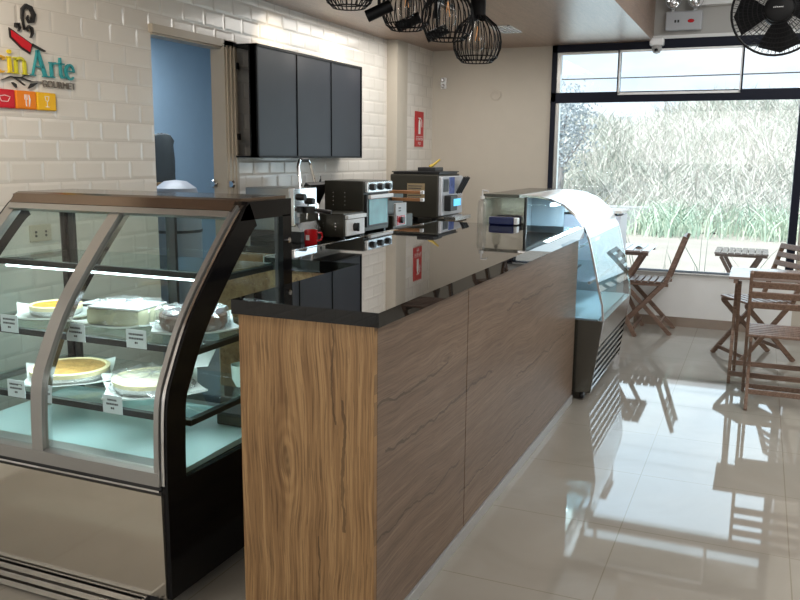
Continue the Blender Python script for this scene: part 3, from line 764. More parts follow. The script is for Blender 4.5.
# ------------------------------------------------------------------ far display case
def far_case():
    c = thing('pastry_display_case', 'curved glass pastry case at the window end of the counter', 'display case', (-1.22, 5.65, 0))
    P = c.location; Y0, Y1 = 5.09, 6.24
    fn = lambda u, v, t: Vector((u, t, v))-P
    front = [(-.826, .526), (-.835, .62), (-.86, .717), (-.885, .83), (-.912, .94), (-.937, 1.03), (-.98, 1.12), (-1.034, 1.18), (-1.10, 1.232), (-1.18, 1.264), (-1.27, 1.280), (-1.39, 1.283)]
    def off(line, d):
        res = []
        for i, p in enumerate(line):
            a = line[max(0, i-1)]; b = line[min(len(line)-1, i+1)]
            t = Vector((b[0]-a[0], b[1]-a[1])).normalized(); res.append((p[0]-t.y*d, p[1]+t.x*d))
        return res
    ins = off(front, .012)
    for a, b in ((Y0, Y0+.012), (Y1-.012, Y1)):
        MB().strip(front, ins, fn, a, b).build('arched_edge', M_CHROME, c, True)
        MB().prism([(-.84, .03+.03), (-.84, .515), (-1.60, .515), (-1.60, .06)] if False else [(-.887, .06), (-.83, .522), (-1.62, .522), (-1.62, .06)], fn, a, b).build('side_panel', M_DSTEEL, c)
        MB().prism([(-1.345, .522), (-1.345, 1.268), (-1.62, 1.262), (-1.62, .522)], fn, a, b).build('side_mirror_panel', mat('bronze_mirror', (.30, .28, .235), .10, .9) if a < 5.5 else mat('pale_blue_steel', (.24, .31, .35), .4), c)
        MB().prism([(-1.345, .524)]+[(-1.345, 1.27)]+[q for q in ins[::-1] if q[0] > -1.34], fn, a+.003, b-.003).build('side_glass', glass('case_side_glass', (.88, .92, .94)), c)
    # arch: upper part opaque, window glare put into its white; glass below
    k = 5
    MB().strip(front[k:], off(front[k:], .008), fn, Y0+.012, Y1-.012).build('curved_glare_panel', mat('glare_white', (.80, .82, .82), .18), c, True)
    MB().strip(front[:k+1], off(front[:k+1], .006), fn, Y0+.012, Y1-.012).build('curved_front_glass', glass('case_front_glass', (.82, .90, .88), ior=1.55), c, True)
    MB().box(Vector((-1.62, Y0, 1.265))-P, Vector((-1.385, Y1, 1.285))-P).build('top_panel', M_DSTEEL, c)
    MB().box(Vector((-1.352, Y0, .524))-P, Vector((-1.335, Y0+.016, 1.27))-P).build('glass_post', M_BLKPL, c)
    # front kick panel and slanted louvres
    MB().prism([(-.826, .526), (-.848, .36), (-.87, .36), (-.86, .526)], fn, Y0+.012, Y1-.012).build('kick_panel', M_STEEL, c)
    MB().prism([(-.885, .36), (-.925, .065), (-.945, .065), (-.905, .36)], fn, Y0+.02, Y1-.02).build('grille_backing', M_BLKPL, c)
    m = MB()
    for i in range(6):
        z = .345-.050*i; x = -.850-.0066*i
        m.prism([(x, z), (x-.026, z-.012), (x-.026, z-.020), (x-.001, z-.020)], fn, Y0+.012, Y1-.012)
    m.build('louvre_grille', M_STEEL, c)
    MB().prism([(-.93, .07), (-.93, .50), (-1.60, .50), (-1.60, .07)], fn, Y0+.02, Y1-.02).build('body', M_DSTEEL, c)
    MB().box(Vector((-1.60, Y0+.014, .50))-P, Vector((-.865, Y1-.014, .53))-P).build('deck', mat('blue_grey_deck', (.36, .43, .50), .25), c)
    MB().box(Vector((-1.605, Y0+.02, .53))-P, Vector((-1.595, Y1-.02, 1.255))-P).build('back_panel', mat('pale_blue_steel', (.24, .31, .35), .4), c)
    for z, xf in ((.76, -.93), (.97, -1.02)):
        s = MB().box(Vector((-1.58, Y0+.02, z-.007))-P, Vector((xf, Y1-.02, z))-P).build('shelf', M_SHELFG, c)
        MB().box(Vector((xf-.01, Y0+.02, z-.014))-P, Vector((xf+.008, Y1-.02, z+.004))-P).build('shelf_rail', M_CHROME, s)
    MB().box(Vector((-1.20, Y0+.05, 1.215))-P, Vector((-1.17, Y1-.05, 1.235))-P).build('light_strip', M_LED, c)
    m = MB()
    for x, y0 in ((-1.55, .03), (-1.40, .03)): pass
    for x in (-.95, -1.54):
        for y in (Y0+.07, Y1-.08):
            MB().lathe([(0, -.012), (.024, -.012), (.026, 0), (.024, .012), (0, .012)], Vector((x, y, .027))-P, 16, 'x').box(Vector((x-.02, y-.022, .048))-P, Vector((x+.02, y+.022, .066))-P).build('caster', M_BLKPL, c)
    MB().prism([(-.915, .93), (-.899, .865), (-.897, .866), (-.913, .931)], fn, Y0+.03, Y0+.13).build('green_sticker', mat('green_sticker', (.03, .30, .18), .4), c)
far_case()
light('far_case_led', 'AREA', (-1.22, 5.66, 1.21), 12, (.80, .92, 1), aim=(-1.22, 5.66, 0), size=.03, size_y=1.0)
for k, (x, y, z) in enumerate(((-1.2, 5.35, .76), (-1.25, 5.75, .76), (-1.28, 5.30, .97), (-1.30, 5.62, .97), (-1.28, 5.95, .97))):
    t = thing('pastry_tray', 'wrapped pastries on a tray in the curved pastry case, %s' % ('lower shelf near the counter', 'lower shelf near the window', 'upper shelf near the counter', 'upper shelf middle', 'upper shelf near the window')[k], 'pastry tray', (x, y, z), 0, 'pastry trays in the far case')
    MB().box((-.12, -.13, 0), (.12, .13, .008), bev=.002).build('tray', M_BLKPL, t)
    m = MB()
    for i in range(2):
        for j in range(3): m.lathe([(0, .008), (.033, .008), (.036, .022), (.02, .04), (0, .042)], (-.055+.11*i, -.08+.08*j, 0), 12)
    m.build('pastries', (M_CHOCS, M_CREAM, M_MERI, M_CHOC, M_GOLD)[k], t, True)
# tall cabinet corner behind the far case
t = thing('low_cabinet', 'pale narrow cabinet standing behind the curved pastry case', 'cabinet', (-1.22, 6.60, 0))
MB().box((-.26, -.30, 0), (.28, .05, 1.09), bev=.004).build('body', mat('pale_lilac_board', (.52, .50, .54), .4), t)
MB().box((-.27, -.32, 1.11), (.29, .06, 1.13), bev=.003).build('top_board', M_WHITE, t)
MB().box((-.20, -.27, 1.09), (.25, .02, 1.11)).build('black_spacer', M_BLKPL, t)  # recessed black spacer under the top board

# sanitiser bottle and sponge pack on the worktop
t = thing('pump_bottle', 'clear pump bottle of sanitiser standing on the black worktop', 'bottle', (-1.575, 4.93, 1.1005))
MB().lathe([(0, 0), (.026, 0), (.028, .01), (.028, .13), (.022, .15), (.012, .158), (.012, .165), (0, .165)], seg=20).build('bottle_body', glass('clear_plastic', (.86, .86, .84), .08, 1.6, haze=.12), t, True)
MB().lathe([(0, .160), (.014, .160), (.014, .178), (.005, .180), (.005, .205), (0, .205)], seg=14).build('pump_collar', M_WHT, t, True)
MB().tube([(0, 0, .205), (.0, 0, .213), (.035, -.005, .210), (.042, -.005, .203)], .005).build('pump_spout', M_WHT, t, True)
t = thing('napkin_packet', 'dark blue packet lying on the black worktop by the pastry case', 'packet', (-1.46, 5.0, 1.1005))
MB().box((-.085, -.03, 0), (.075, .03, .05), bev=.008).build('wrapper', mat('navy_wrap', (.012, .018, .10), .25), t)
MB().box((.075, -.028, .004), (.098, .028, .046), bev=.006).build('wrapper_end', M_WHT, t)

# ------------------------------------------------------------------ machines on the back counter
Z = .98
def B2(m, a, b, bev=.004): return m.box(a, b, bev=bev)
# stainless coffee machine
t = thing('stainless_coffee_machine', 'boxy stainless coffee machine nearest the door', 'coffee machine', (-2.76, 4.60, Z))
B2(MB(), (-.22, -.16, .07), (.10, .12, .335)).build('body', mat('warm_steel', (.42, .40, .36), .3, .9, bump=.03), t)
B2(MB(), (.10, -.16, .10), (.135, .12, .335)).build('front_panel', M_CHROME, t)
B2(MB(), (-.20, -.15, 0), (.17, .11, .07)).build('drip_base', M_BLKPL, t)
MB().prism([(.10, .07), (.17, .07), (.135, .12), (.10, .12)], lambda u, v, s: Vector((u, s, v)), -.15, .11).build('cup_plate', M_STEEL, t)
for y, z in ((-.08, .28), (.03, .25)):
    MB().lathe([(0, 0), (.022, 0), (.02, .03), (0, .032)], (.135, y, z), 16, 'x').build('control_knob', M_BLKPL, t, True)
MB().lathe([(0, -.02), (.034, -.02), (.034, .02), (0, .02)], (.165, -.02, .20), 20).tube([(.19, -.02, .20), (.30, .01, .185)], [.010, .014]).build('portafilter', M_BLKPL, t, True)
MB().tube([(.14, .07, .24), (.17, .07, .23), (.18, .07, .13)], .005).build('steam_pipe', M_CHROME, t, True)
t = thing('red_mug', 'red mug with white print beside the stainless coffee machine', 'mug', (-2.405, 4.29, Z-.0))
t.location = (-2.40, 4.26, Z)
t.location.x = -2.478; t.location.y = 4.345
t.location = (-2.475, 4.31, Z)
# mug stands on the front edge of the counter top
t.location = (-2.50, 4.42, Z)
MB().lathe([(0, 0), (.036, 0), (.04, .006), (.04, .09), (.036, .09), (.036, .008), (0, .008)], seg=26).build('mug_body', M_RED, t, True)
MB().tube([(.028, .030, .07), (.045, .052, .068), (.048, .056, .045), (.042, .048, .025), (.028, .030, .02)], .006).build('mug_handle', M_RED, t, True)
m = MB()
for k in range(4): m.box((-.012+.006*k, -.0412, .03), (-.008+.006*k, -.0395, .06))
m.build('white_print', M_WHT, t)
# sandwich press with raised lid
t = thing('sandwich_press', 'black sandwich press with raised lid and chrome loop handle', 'sandwich press', (-2.93, 5.10, Z))
B2(MB(), (-.10, -.16, 0), (.10, .16, .12)).build('base_plate', M_BLKPL, t)
lid = MB(); lid.box((-.01, -.14, 0), (.03, .14, .24), bev=.006, rot=Matrix.Rotation(math.radians(28), 3, 'Y'), piv=Vector((0, 0, 0)))
lo = lid.build('lid', M_BLKPL, t); lo.location = (-.02, 0, .14)
MB().tube([(.02, -.09, .30), (.0, -.09, .46), (.0, -.07, .50), (.0, .05, .50), (.0, .08, .47), (.03, .09, .34)], .011, 10).build('loop_handle', M_CHROME, t, True)
MB().tube([(.0, -.055, .503), (.0, .04, .503)], .015, 10).build('handle_grip', M_BLKPL, t, True)
MB().tube([(.08, .02, .28), (.09, .06, .37), (.06, .12, .39), (.05, .14, .35), (.03, .10, .27)], .004).build('cable', M_BLKPL, t, True)
# fryer box
t = thing('counter_fryer', 'small black fryer box with white knob panel in front of the oven', 'fryer', (-2.56, 4.925, Z))
B2(MB(), (-.11, -.145, .012), (.10, .145, .165)).build('body', M_APPL, t)
B2(MB(), (.10, -.13, .02), (.112, .14, .125), .002).build('front_panel', M_WHT, t)
B2(MB(), (.10, -.13, .13), (.125, .145, .155), .002).build('top_lip', M_WHT, t)
MB().lathe([(0, 0), (.028, 0), (.024, .025), (0, .026)], (.112, -.01, .072), 20, 'x').box((.13, -.016, .045), (.145, -.004, .10)).build('control_knob', M_BLKPL, t, True)
m = MB()
for i in range(2):
    for j in range(3): m.lathe([(0, 0), (.005, 0), (.004, -.004), (0, -.004)], (-.05+.09*i, -.145, .06+.02*j), 8, 'y')
m.build('vent_holes', M_STEEL, t)
m = MB()
for sx in (-.09, .08):
    for sy in (-.12, .12): m.box((sx-.012, sy-.012, 0), (sx+.012, sy+.012, .013))
m.build('rubber_feet', M_BLKPL, t)
# oven
t = thing('countertop_oven', 'large dark countertop oven with three knobs and glass door', 'oven', (-2.72, 5.33, Z))
B2(MB(), (-.07, -.20, .02), (.23, .22, .365)).build('body', M_APPL, t)
B2(MB(), (.23, -.19, .285), (.262, .22, .36), .006).build('knob_panel', M_STEEL, t)
for y in (-.12, .01, .14): MB().lathe([(0, 0), (.026, 0), (.022, .022), (0, .024)], (.262, y, .325), 18, 'x').build('control_knob', M_BLKPL, t, True)
d = B2(MB(), (.23, -.185, .05), (.25, .18, .275), .003).build('oven_door', M_BLKPL, t)
B2(MB(), (.25, -.155, .065), (.254, .15, .24), 0).build('door_window', mat('teal_oven_glass', (.06, .30, .33), .2, var=.5, vscale=9), d)
B2(MB(), (.262, -.19, .245), (.285, .19, .272), .004).box((.25, -.17, .252), (.265, -.15, .268)).box((.25, .15, .252), (.265, .17, .268)).build('door_handle', M_WHT, d)
m = MB()
for i in range(2):
    for j in range(4): m.lathe([(0, 0), (.005, 0), (.004, -.003), (0, -.003)], (-.0+.09*i, -.20, .20+.028*j), 8, 'y')
m.build('vent_holes', M_STEEL, t)
m = MB()
for sx in (-.05, .2):
    for sy in (-.17, .19): m.box((sx-.015, sy-.015, 0), (sx+.015, sy+.015, .021))
m.build('rubber_feet', M_BLKPL, t)
# waffle press with two wooden handles
t = thing('waffle_press', 'dark press with red control and two wooden handles beside the espresso machine', 'waffle press', (-2.66, 5.80, Z))
B2(MB(), (-.20, -.19, 0), (.18, .19, .10)).build('base', M_APPL, t)
B2(MB(), (-.20, -.19, .10), (.10, .19, .25)).build('press_head', M_APPL, t)
B2(MB(), (.18, -.18, .02), (.20, .02, .19), .003).build('front_panel', mat('grey_panel', (.5, .5, .5), .35), t)
MB().box((.20, -.16, .03), (.205, -.02, .10)).build('control_plate', M_RED, t)
MB().lathe([(0, 0), (.025, 0), (.022, .02), (0, .02)], (.205, -.09, .065), 18, 'x').build('control_knob', M_BLKPL, t, True)
m = MB()
for k in range(2): m.box((.20, -.13, .13+.02*k), (.203, -.09, .14+.02*k))
m.build('switch', M_BLKPL, t)
M_HAND = mat('orange_wood', (.42, .20, .09), .35, var=.2)
for z in (.215, .27):
    h = MB().box((.08, -.03, z-.012), (.33, -.005, z+.012), bev=.004).build('wooden_handle', M_HAND, t)
    MB().box((.33, -.031, z-.013), (.355, -.004, z+.013), bev=.003).build('white_end_cap', M_WHT, h)
# espresso machine
t = thing('espresso_machine', 'large dark bean to cup espresso machine with blue lit display', 'espresso machine', (-2.72, 6.66, Z))
B2(MB(), (-.20, -.12, .02), (.24, .42, .385), .01).build('body', M_APPL, t)
B2(MB(), (.24, -.11, .04), (.27, .42, .37), .006).build('front_panel', mat('white_front', (.62, .64, .68), .2, .3), t)
B2(MB(), (.27, -.07, .24), (.275, .04, .345), 0).build('side_screen', M_BLKPL, t)
m = MB().box((.27, .07, .22), (.276, .19, .36)); m.build('poster_screen', mat('blue_red_screen', (.10, .14, .35), .25, var=.9, vscale=30), t)
for k in range(3): MB().tube([(.28, .24+.05*k, .22), (.35, .25+.05*k, .36)], [.012, .016], 8).build('lever', M_BLKPL, t, True)
B2(MB(), (.27, -.05, .08), (.33, .12, .21), .006).build('brew_head', M_BLKPL, t)
B2(MB(), (.33, .02, .12), (.335, .19, .18), 0).build('display', mat('cyan_display', (.05, .35, .6), .3, emit=(.15, .65, .95), estr=.8), t)
B2(MB(), (.27, -.06, 0.0), (.38, .34, .035), .004).build('drip_tray', M_STEEL, t)
for k in range(4): MB().lathe([(0, 0), (.014, 0), (.014, .012), (0, .012)], (.27, .22+.045*k, .19), 12, 'x').build('button', M_CHROME, t, True)
m = MB()
for sx in (-.17, .2):
    for sy in (-.09, .39): m.box((sx-.02, sy-.02, 0), (sx+.02, sy+.02, .021))
m.build('rubber_feet', M_BLKPL, t)
B2(MB(), (-.04, -.1215, .17), (.12, -.119, .31), 0).build('notice_sticker', mat('tan_sticker', (.30, .23, .13), .6), t)
m = MB()
for k in range(6): m.box((-.03, -.1235, .285-.02*k), (.10-.01*(k % 3), -.1212, .291-.02*k))
m.build('sticker_lines', M_INK, t)
t = thing('serving_tray', 'black serving tray lying on top of the espresso machine', 'tray', (-2.70, 6.72, Z+.385))
MB().box((-.20, -.16, 0), (.22, .30, .02), bev=.004).box((-.21, -.17, .015), (.23, .31, .024), bev=.002).build('tray', M_BLKPL, t)
t = thing('bean_hopper', 'small black box with a yellow spoon on the serving tray', 'box', (-2.62, 6.70, Z+.409))
MB().box((-.08, -.08, 0), (.08, .12, .035), bev=.006).build('box', M_BLKPL, t)
MB().tube([(0, 0, .035), (.03, .03, .06), (.07, .06, .10)], [.016, .012, .008]).build('yellow_spoon', mat('mustard', (.40, .28, .04), .4), t, True)

# ------------------------------------------------------------------ things on the walls
# menu screens: three dark panels in a black frame standing off the wall
t = thing('menu_screen', 'row of three dark menu screens in a black frame on the tiled wall', 'menu screen', (WX, 5.35, 1.85))
m = MB(); xf = .19; a, b, z0, z1 = -.80, .70, -.352, .352
m.box((0, a, z1-.012), (xf, b, z1)).box((0, a, z0), (xf, b, z0+.012)).box((0, b-.015, z0), (xf, b, z1))
m.box((0, a, z0), (.02, a+.02, z1)).box((xf-.05, a, z0), (xf-.0, a+.012, z1)).box((.02, a+.01, .20), (.05, a+.03, .24)).box((.02, a+.01, -.24), (.05, a+.03, -.20))
m.box((xf-.04, a, z1-.016), (xf+.012, b, z1)).box((xf-.04, a, z0), (xf+.012, b, z0+.014)).box((xf-.04, a, z0), (xf+.012, a+.014, z1)).box((xf-.04, b-.014, z0), (xf+.012, b, z1))
for k in (1, 2): m.box((xf-.03, a+.008+k*((b-a-.03)/3+.004)-.004, z0+.01), (xf+.010, a+.008+k*((b-a-.03)/3+.004)+.004, z1-.01))
m.build('frame', mat('frame_black', (.006, .006, .007), .5, spec=.2), t)
w = (b-a-.03)/3
for k in range(3): MB().box((xf-.035, a+.012+k*(w+.004), z0+.012), (xf+.004, a+.012+k*(w+.004)+w-.004, z1-.014), bev=.002).build('screen_panel', M_SCREEN, t)
for y in (5.05, 5.95):
    light('menu_spot_beam', 'SPOT', (-2.25, y, 2.49), 38, (1, .82, .58), aim=(-3.1, y, 2.22), size=.03, angle=36, blend=1)
# extinguisher sign
t = thing('extinguisher_sign', 'red fire extinguisher sign on the pale wall past the pillar', 'sign', (-3.05, 7.50, 1.77))
MB().box((0, -.105, -.165), (.006, .105, .165), bev=.001).build('sign_board', mat('sign_red', (.50, .015, .02), .4), t)
m = MB().box((.006, -.085, -.072), (.0072, .085, -.068)); m.lathe([(.026, -.045), (.026, .06), (.018, .08), (.008, .085), (.008, .10), (.0, .10)], (.0066, 0, 0), 16, sx=.04)
m.box((.006, -.03, .098), (.0075, .03, .108)); m.tube([(.007, .01, .10), (.007, .05, .085), (.007, .055, .02)], .004, 6)
m.build('extinguisher_symbol', M_WHT, t)
text_part('sign_text', 'EXTINTOR', .036, (.0065, 0, -.095), (PI/2, 0, PI/2), M_WHT, t, .0004)
text_part('sign_text', 'PQS', .036, (.0065, 0, -.135), (PI/2, 0, PI/2), M_WHT, t, .0004)
# outlet
t = thing('power_outlet', 'beige double power outlet plate on the tiled wall behind the cake case', 'outlet', (WX, 2.95, 1.14))
MB().box((0, -.065, -.04), (.008, .065, .04), bev=.003).build('plate', mat('ivory', (.55, .50, .40), .4), t)
m = MB()
for y in (-.03, .03): m.lathe([(0, 0), (.006, 0), (.006, .002), (0, .002)], (.008, y, .006), 10, 'x').lathe([(0, 0), (.006, 0), (.006, .002), (0, .002)], (.008, y, -.012), 10, 'x')
m.build('socket_holes', M_BLKPL, t)
# motion light, round plate on the far wall
t = thing('motion_sensor', 'small white double sensor lamp on the beige end wall', 'sensor', (-2.93, WY, 2.22))
MB().box((-.03, -.03, -.055), (.03, 0, .055), bev=.01).build('housing', M_WHT, t)
for z in (-.028, .028): MB().lathe([(0, -.03), (.018, -.03), (.02, -.045), (.012, -.052), (0, -.052)], (0, 0, z), 14, 'y').build('lens', M_STEEL, t, True)
o = MB().lathe([(0, 0), (.055, 0), (.055, -.008), (.04, -.012), (.03, -.009), (0, -.009)], (-2.40, WY, 2.10), 28, 'y').build('round_cover', mat('beige_cover', (.47, .42, .35), .5), None, True)
tag(o, 'faint round beige cover plate on the end wall', 'cover plate')
# surveillance camera at the corner of the lowered ceiling
t = thing('dome_camera', 'small white surveillance camera hanging over the window header', 'camera', (-.93, WY-.06, 2.53))
MB().box((-.06, -.05, -.045), (.06, .06, .02), bev=.012).build('housing', M_WHT, t)
MB().lathe([(.045, -.045), (.042, -.075), (.028, -.105), (0, -.115)], (0, 0, 0), 20).build('dome', mat('dome_grey', (.35, .34, .33), .2), t, True)
MB().lathe([(0, 0), (.016, 0), (.014, -.012), (0, -.014)], (0, -.035, -.085), 14, 'y').build('lens', M_BLKGLOSS, t, True)
# emergency light
t = thing('emergency_light', 'grey twin head emergency light on the wall above the window', 'emergency light', (-.72, WY, 2.68))
MB().box((-.15, -.075, -.075), (.15, 0, .085), bev=.01).build('housing', mat('light_grey_plastic', (.42, .43, .45), .4), t)
for x in (-.09, .09):
    h = MB().lathe([(0, .03), (.04, .03), (.062, -.01), (.066, -.03), (.060, -.03), (.052, -.004), (.02, .014), (0, .014)], (x, -.07, .165), 24, 'y').build('lamp_head', M_BLKPL if False else mat('lamp_head_grey', (.35, .36, .37), .35), t, True)
    MB().lathe([(.058, -.026), (.050, -.006), (.020, .011), (.018, -.012), (.010, -.022), (0, -.024)], (x, -.07, .165), 24, 'y').build('reflector', M_CHROME, h, True)
    MB().box((x-.015, -.06, .07), (x+.015, -.035, .13)).build('bracket', M_STEEL, t)
MB().lathe([(0, 0), (.02, 0), (.018, -.006), (0, -.006)], (.06, -.075, .0), 16, 'y', sx=1.4, sy=.8).build('test_button', M_RED, t, True)
MB().box((-.075, -.078, -.01), (-.06, -.074, .012)).box((-.05, -.078, -.01), (-.035, -.074, .012)).build('indicator_holes', M_BLKPL, t)
o = MB().box((-.60, WY-.10, 2.80), (-.32, WY, 2.99), bev=.008).build('junction_box', M_WHT); tag(o, 'white electrical junction box beside the emergency light', 'junction box')

# ------------------------------------------------------------------ logo sign
def stroke(m, pts, w, t0=.004, t1=.016):
    """ribbon stroke in wall coordinates (y, z)"""
    n = len(pts); ws = w if isinstance(w, (list, tuple)) else [w]*n
    L_, R_ = [], []
    for i, p in enumerate(pts):
        a = pts[max(0, i-1)]; b = pts[min(n-1, i+1)]; d = Vector((b[0]-a[0], b[1]-a[1])).normalized()
        L_.append((p[0]-d.y*ws[i]/2, p[1]+d.x*ws[i]/2)); R_.append((p[0]+d.y*ws[i]/2, p[1]-d.x*ws[i]/2))
    m.strip(L_, R_, lambda u, v, t: Vector((t, u, v)), t0, t1)
def arc(cx, cy, rx, ry, a0, a1, n=14):
    return [(cx+rx*math.cos(math.radians(a0+(a1-a0)*i/n)), cy+ry*math.sin(math.radians(a0+(a1-a0)*i/n))) for i in range(n+1)]
def widths(n, lo, hi): return [lo+(hi-lo)*math.sin(PI*i/n) for i in range(n+1)]
def logo():
    t = thing('wall_logo', 'raised shop logo with red pot and teal and yellow letters on the tiled wall', 'logo sign', (WX, 2.95, 1.87))
    teal = mat('teal_letter', (.03, .30, .33), .35); ink = mat('black_letter', (.015, .013, .012), .4)
    y0 = 2.95
    def col(name, c): return mat(name, c, .35)
    # base line z = 0 (world 1.87)
    m = MB(); stroke(m, arc(-.165, .035, .028, .034, 60, 300), widths(14, .005, .014)); stroke(m, [(-.153, .066), (-.146, .058)], .012)
    m.build('letter_c', col('orange_letter', (.75, .42, .03)), t)
    m = MB(); stroke(m, [(-.118, .004), (-.118, .07)], .014); stroke(m, [(-.131, .003), (-.105, .003)], .005); stroke(m, [(-.130, .070), (-.112, .070)], .005)
    m.lathe([(0, .004), (.009, .004), (.009, .016), (0, .016)], (0, -.116, .094), 14, 'x'); m.build('letter_i', col('yellow_letter', (.78, .60, .02)), t)
    m = MB()
    for y in (-.083, -.035): stroke(m, [(y, .004), (y, .062)], .013); stroke(m, [(y-.013, .003), (y+.013, .003)], .005)
    stroke(m, [(-.095, .070), (-.078, .070)], .005); stroke(m, arc(-.058, .050, .023, .022, 170, 10), widths(14, .006, .011))
    m.build('letter_n', col('lime_letter', (.62, .58, .03)), t)
    m = MB(); stroke(m, [(.045, .118), (.010, .004)], .006); stroke(m, [(.045, .118), (.085, .004)], .016); stroke(m, [(.022, .043), (.072, .043)], .005)
    stroke(m, [(-.004, .003), (.026, .003)], .005); stroke(m, [(.068, .003), (.104, .003)], .005); m.build('letter_A', teal, t)
    m = MB(); stroke(m, [(.124, .004), (.124, .068)], .013); stroke(m, [(.110, .003), (.140, .003)], .005); stroke(m, [(.112, .070), (.130, .070)], .005)
    stroke(m, arc(.146, .044, .020, .026, 170, 60), widths(14, .004, .010)); m.build('letter_r', teal, t)
    m = MB(); stroke(m, [(.180, .098), (.180, .02), (.187, .006), (.200, .006), (.208, .014)], [.010, .013, .011, .007, .004]); stroke(m, [(.166, .070), (.205, .070)], .006); m.build('letter_t', teal, t)
    m = MB(); stroke(m, arc(.240, .036, .026, .034, 0, 320), widths(14, .005, .013)); stroke(m, [(.216, .040), (.266, .040)], .005); m.build('letter_e', teal, t)
    text_part('gourmet_lettering', 'GOURMET', .044, (.010, .165, -.032), (PI/2, 0, PI/2), mat('grey_letter', (.16, .14, .12), .5), t, .003)
    # pot
    m = MB(); out = [(-.106, .200), (.022, .142), (.004, .096), (-.045, .116), (-.104, .158)]
    m.prism([(u, v) for u, v in out], lambda u, v, s: Vector((s, u, v)), .004, .010); m.build('pot_outline', ink, t)
    m = MB(); m.prism([(-.098, .189), (.012, .139), (.000, .105), (-.045, .123), (-.096, .160)], lambda u, v, s: Vector((s, u, v)), .010, .015); m.build('pot', mat('logo_red', (.62, .01, .02), .3), t)
    m = MB(); stroke(m, [(.015, .140), (.090, .118)], [.010, .006]); m.build('pot_handle', ink, t)
    m = MB()
    stroke(m, [(-.02, .20), (-.03, .25), (-.025, .29), (-.005, .308), (.022, .302), (.036, .275), (.028, .245), (.008, .238), (-.003, .252), (.006, .268)], [.004, .008, .014, .018, .020, .022, .018, .012, .007, .003])
    m.build('steam_swirl', ink, t)
    m = MB(); stroke(m, [(.012, .17), (.024, .19), (.022, .212), (.006, .220), (-.006, .208), (.0, .196)], [.003, .010, .011, .009, .007, .003]); m.build('steam_swirl', ink, t)
    m = MB(); stroke(m, [(-.056, .19), (-.046, .206), (-.052, .224), (-.068, .222), (-.072, .208), (-.062, .204)], [.003, .007, .008, .007, .005, .002]); m.build('steam_swirl', ink, t)
    # flourish
    m = MB(); stroke(m, [(-.17, -.035), (-.12, -.015), (-.06, -.015), (0, -.028), (.06, -.024)], [.002, .004, .005, .004, .001]); stroke(m, [(-.1, -.016), (-.07, -.03), (-.04, -.048)], [.002, .004, .001])
    stroke(m, [(-.06, -.015), (-.03, -.001), (.0, .0-.004)], [.002, .003, .001])
    stroke(m, [(-.11, -.040), (-.095, -.050), (-.09, -.062)], [.002, .013, .001]); stroke(m, [(.03, -.032), (.0, -.044), (-.02, -.060)], [.002, .015, .001]); m.build('leaf_flourish', ink, t)
    # three squares
    for k, (c, nm) in enumerate((((.60, .015, .03), 'logo_square_red'), ((.86, .24, .01), 'logo_square_orange'), ((.88, .50, .01), 'logo_square_yellow'))):
        a = -.222+k*.121
        s = MB().box((.0, a, -.155), (.018, a+.116, -.072), bev=.006).build('square', mat(nm, c, .3), t)
        m = MB(); cy = a+.058
        if k == 0:
            stroke(m, [(cy-.03, -.105), (cy-.02, -.126), (cy+.015, -.126), (cy+.03, -.105), (cy+.0, -.099), (cy-.03, -.105)], .003, .018, .0195)
        elif k == 1:
            for q in (-.010, -.003, .004): stroke(m, [(cy+q, -.088), (cy+q, -.112)], .003, .018, .0195)
            stroke(m, [(cy-.003, -.110), (cy-.003, -.142)], .005, .018, .0195); stroke(m, [(cy+.014, -.088), (cy+.018, -.11), (cy+.014, -.142)], [.003, .010, .004], .018, .0195)
        else:
            stroke(m, [(cy-.012, -.090), (cy-.008, -.108), (cy, -.113), (cy+.008, -.108), (cy+.012, -.090), (cy-.012, -.090)], .003, .018, .0195)
            stroke(m, [(cy, -.113), (cy, -.136)], .003, .018, .0195); stroke(m, [(cy-.012, -.138), (cy+.012, -.138)], .003, .018, .0195)
        m.build('white_icon', M_WHT, s)
logo()

# ------------------------------------------------------------------ ceiling fittings
# pendant lamps
M_CAGE = mat('cage_black', (.006, .006, .007), .5, spec=.2)
def pendant():
    t = thing('pendant_lamp', 'x', 'pendant lamp', (0, 0, 0))
    prof = [(.05, .255), (.072, .236), (.108, .205), (.132, .162), (.140, .115), (.136, .07), (.118, .028), (.088, .0)]
    m = MB(); n = 26
    for k in range(n):
        a = 2*PI*k/n
        m.tube([(r*math.cos(a), r*math.sin(a), z) for r, z in prof], .0034, 5)
    for r, z in ((.09, .0), (.118, .025)): m.tube([(r*math.cos(2*PI*k/32), r*math.sin(2*PI*k/32), z) for k in range(32)], .0036, 5, closed=True)
    m.build('wire_cage', M_CAGE, t, True)
    MB().lathe([(0, .36), (.040, .36), (.045, .35), (.045, .27), (.056, .235), (.050, .235), (.040, .26), (0, .26)], seg=24).build('lamp_neck', M_CAGE, t, True)
    MB().lathe([(0, .235), (.014, .235), (.018, .20), (.042, .15), (.048, .115), (.040, .08), (.018, .06), (0, .058)], seg=20).build('bulb', glass('bulb_glass', (.95, .93, .90), .0, 1.5, haze=.04), t, True)
    MB().lathe([(0, .262), (.015, .262), (.015, .225), (0, .225)], seg=12).build('bulb_socket', M_STEEL, t, True)
    MB().tube([(0, 0, .20), (.012, 0, .12), (.0, .01, .19), (-.012, 0, .12), (0, 0, .2)], .0018, 5).build('filament', mat('filament', (.5, .2, .05), .4, emit=(1, .5, .2), estr=.4), t, True)
    return t
proto = pendant()
LP = [((-1.585, 4.785, 2.064), 'black wire cage pendant lamp, lowest of the cluster'), ((-1.62, 4.377, 2.139), 'black wire cage pendant lamp in front of the lowest one'),
      ((-1.914, 4.50, 2.225), 'black wire cage pendant lamp with spotlights beside it'), ((-2.10, 4.15, 2.300), 'black wire cage pendant lamp closest to the ceiling and logo')]
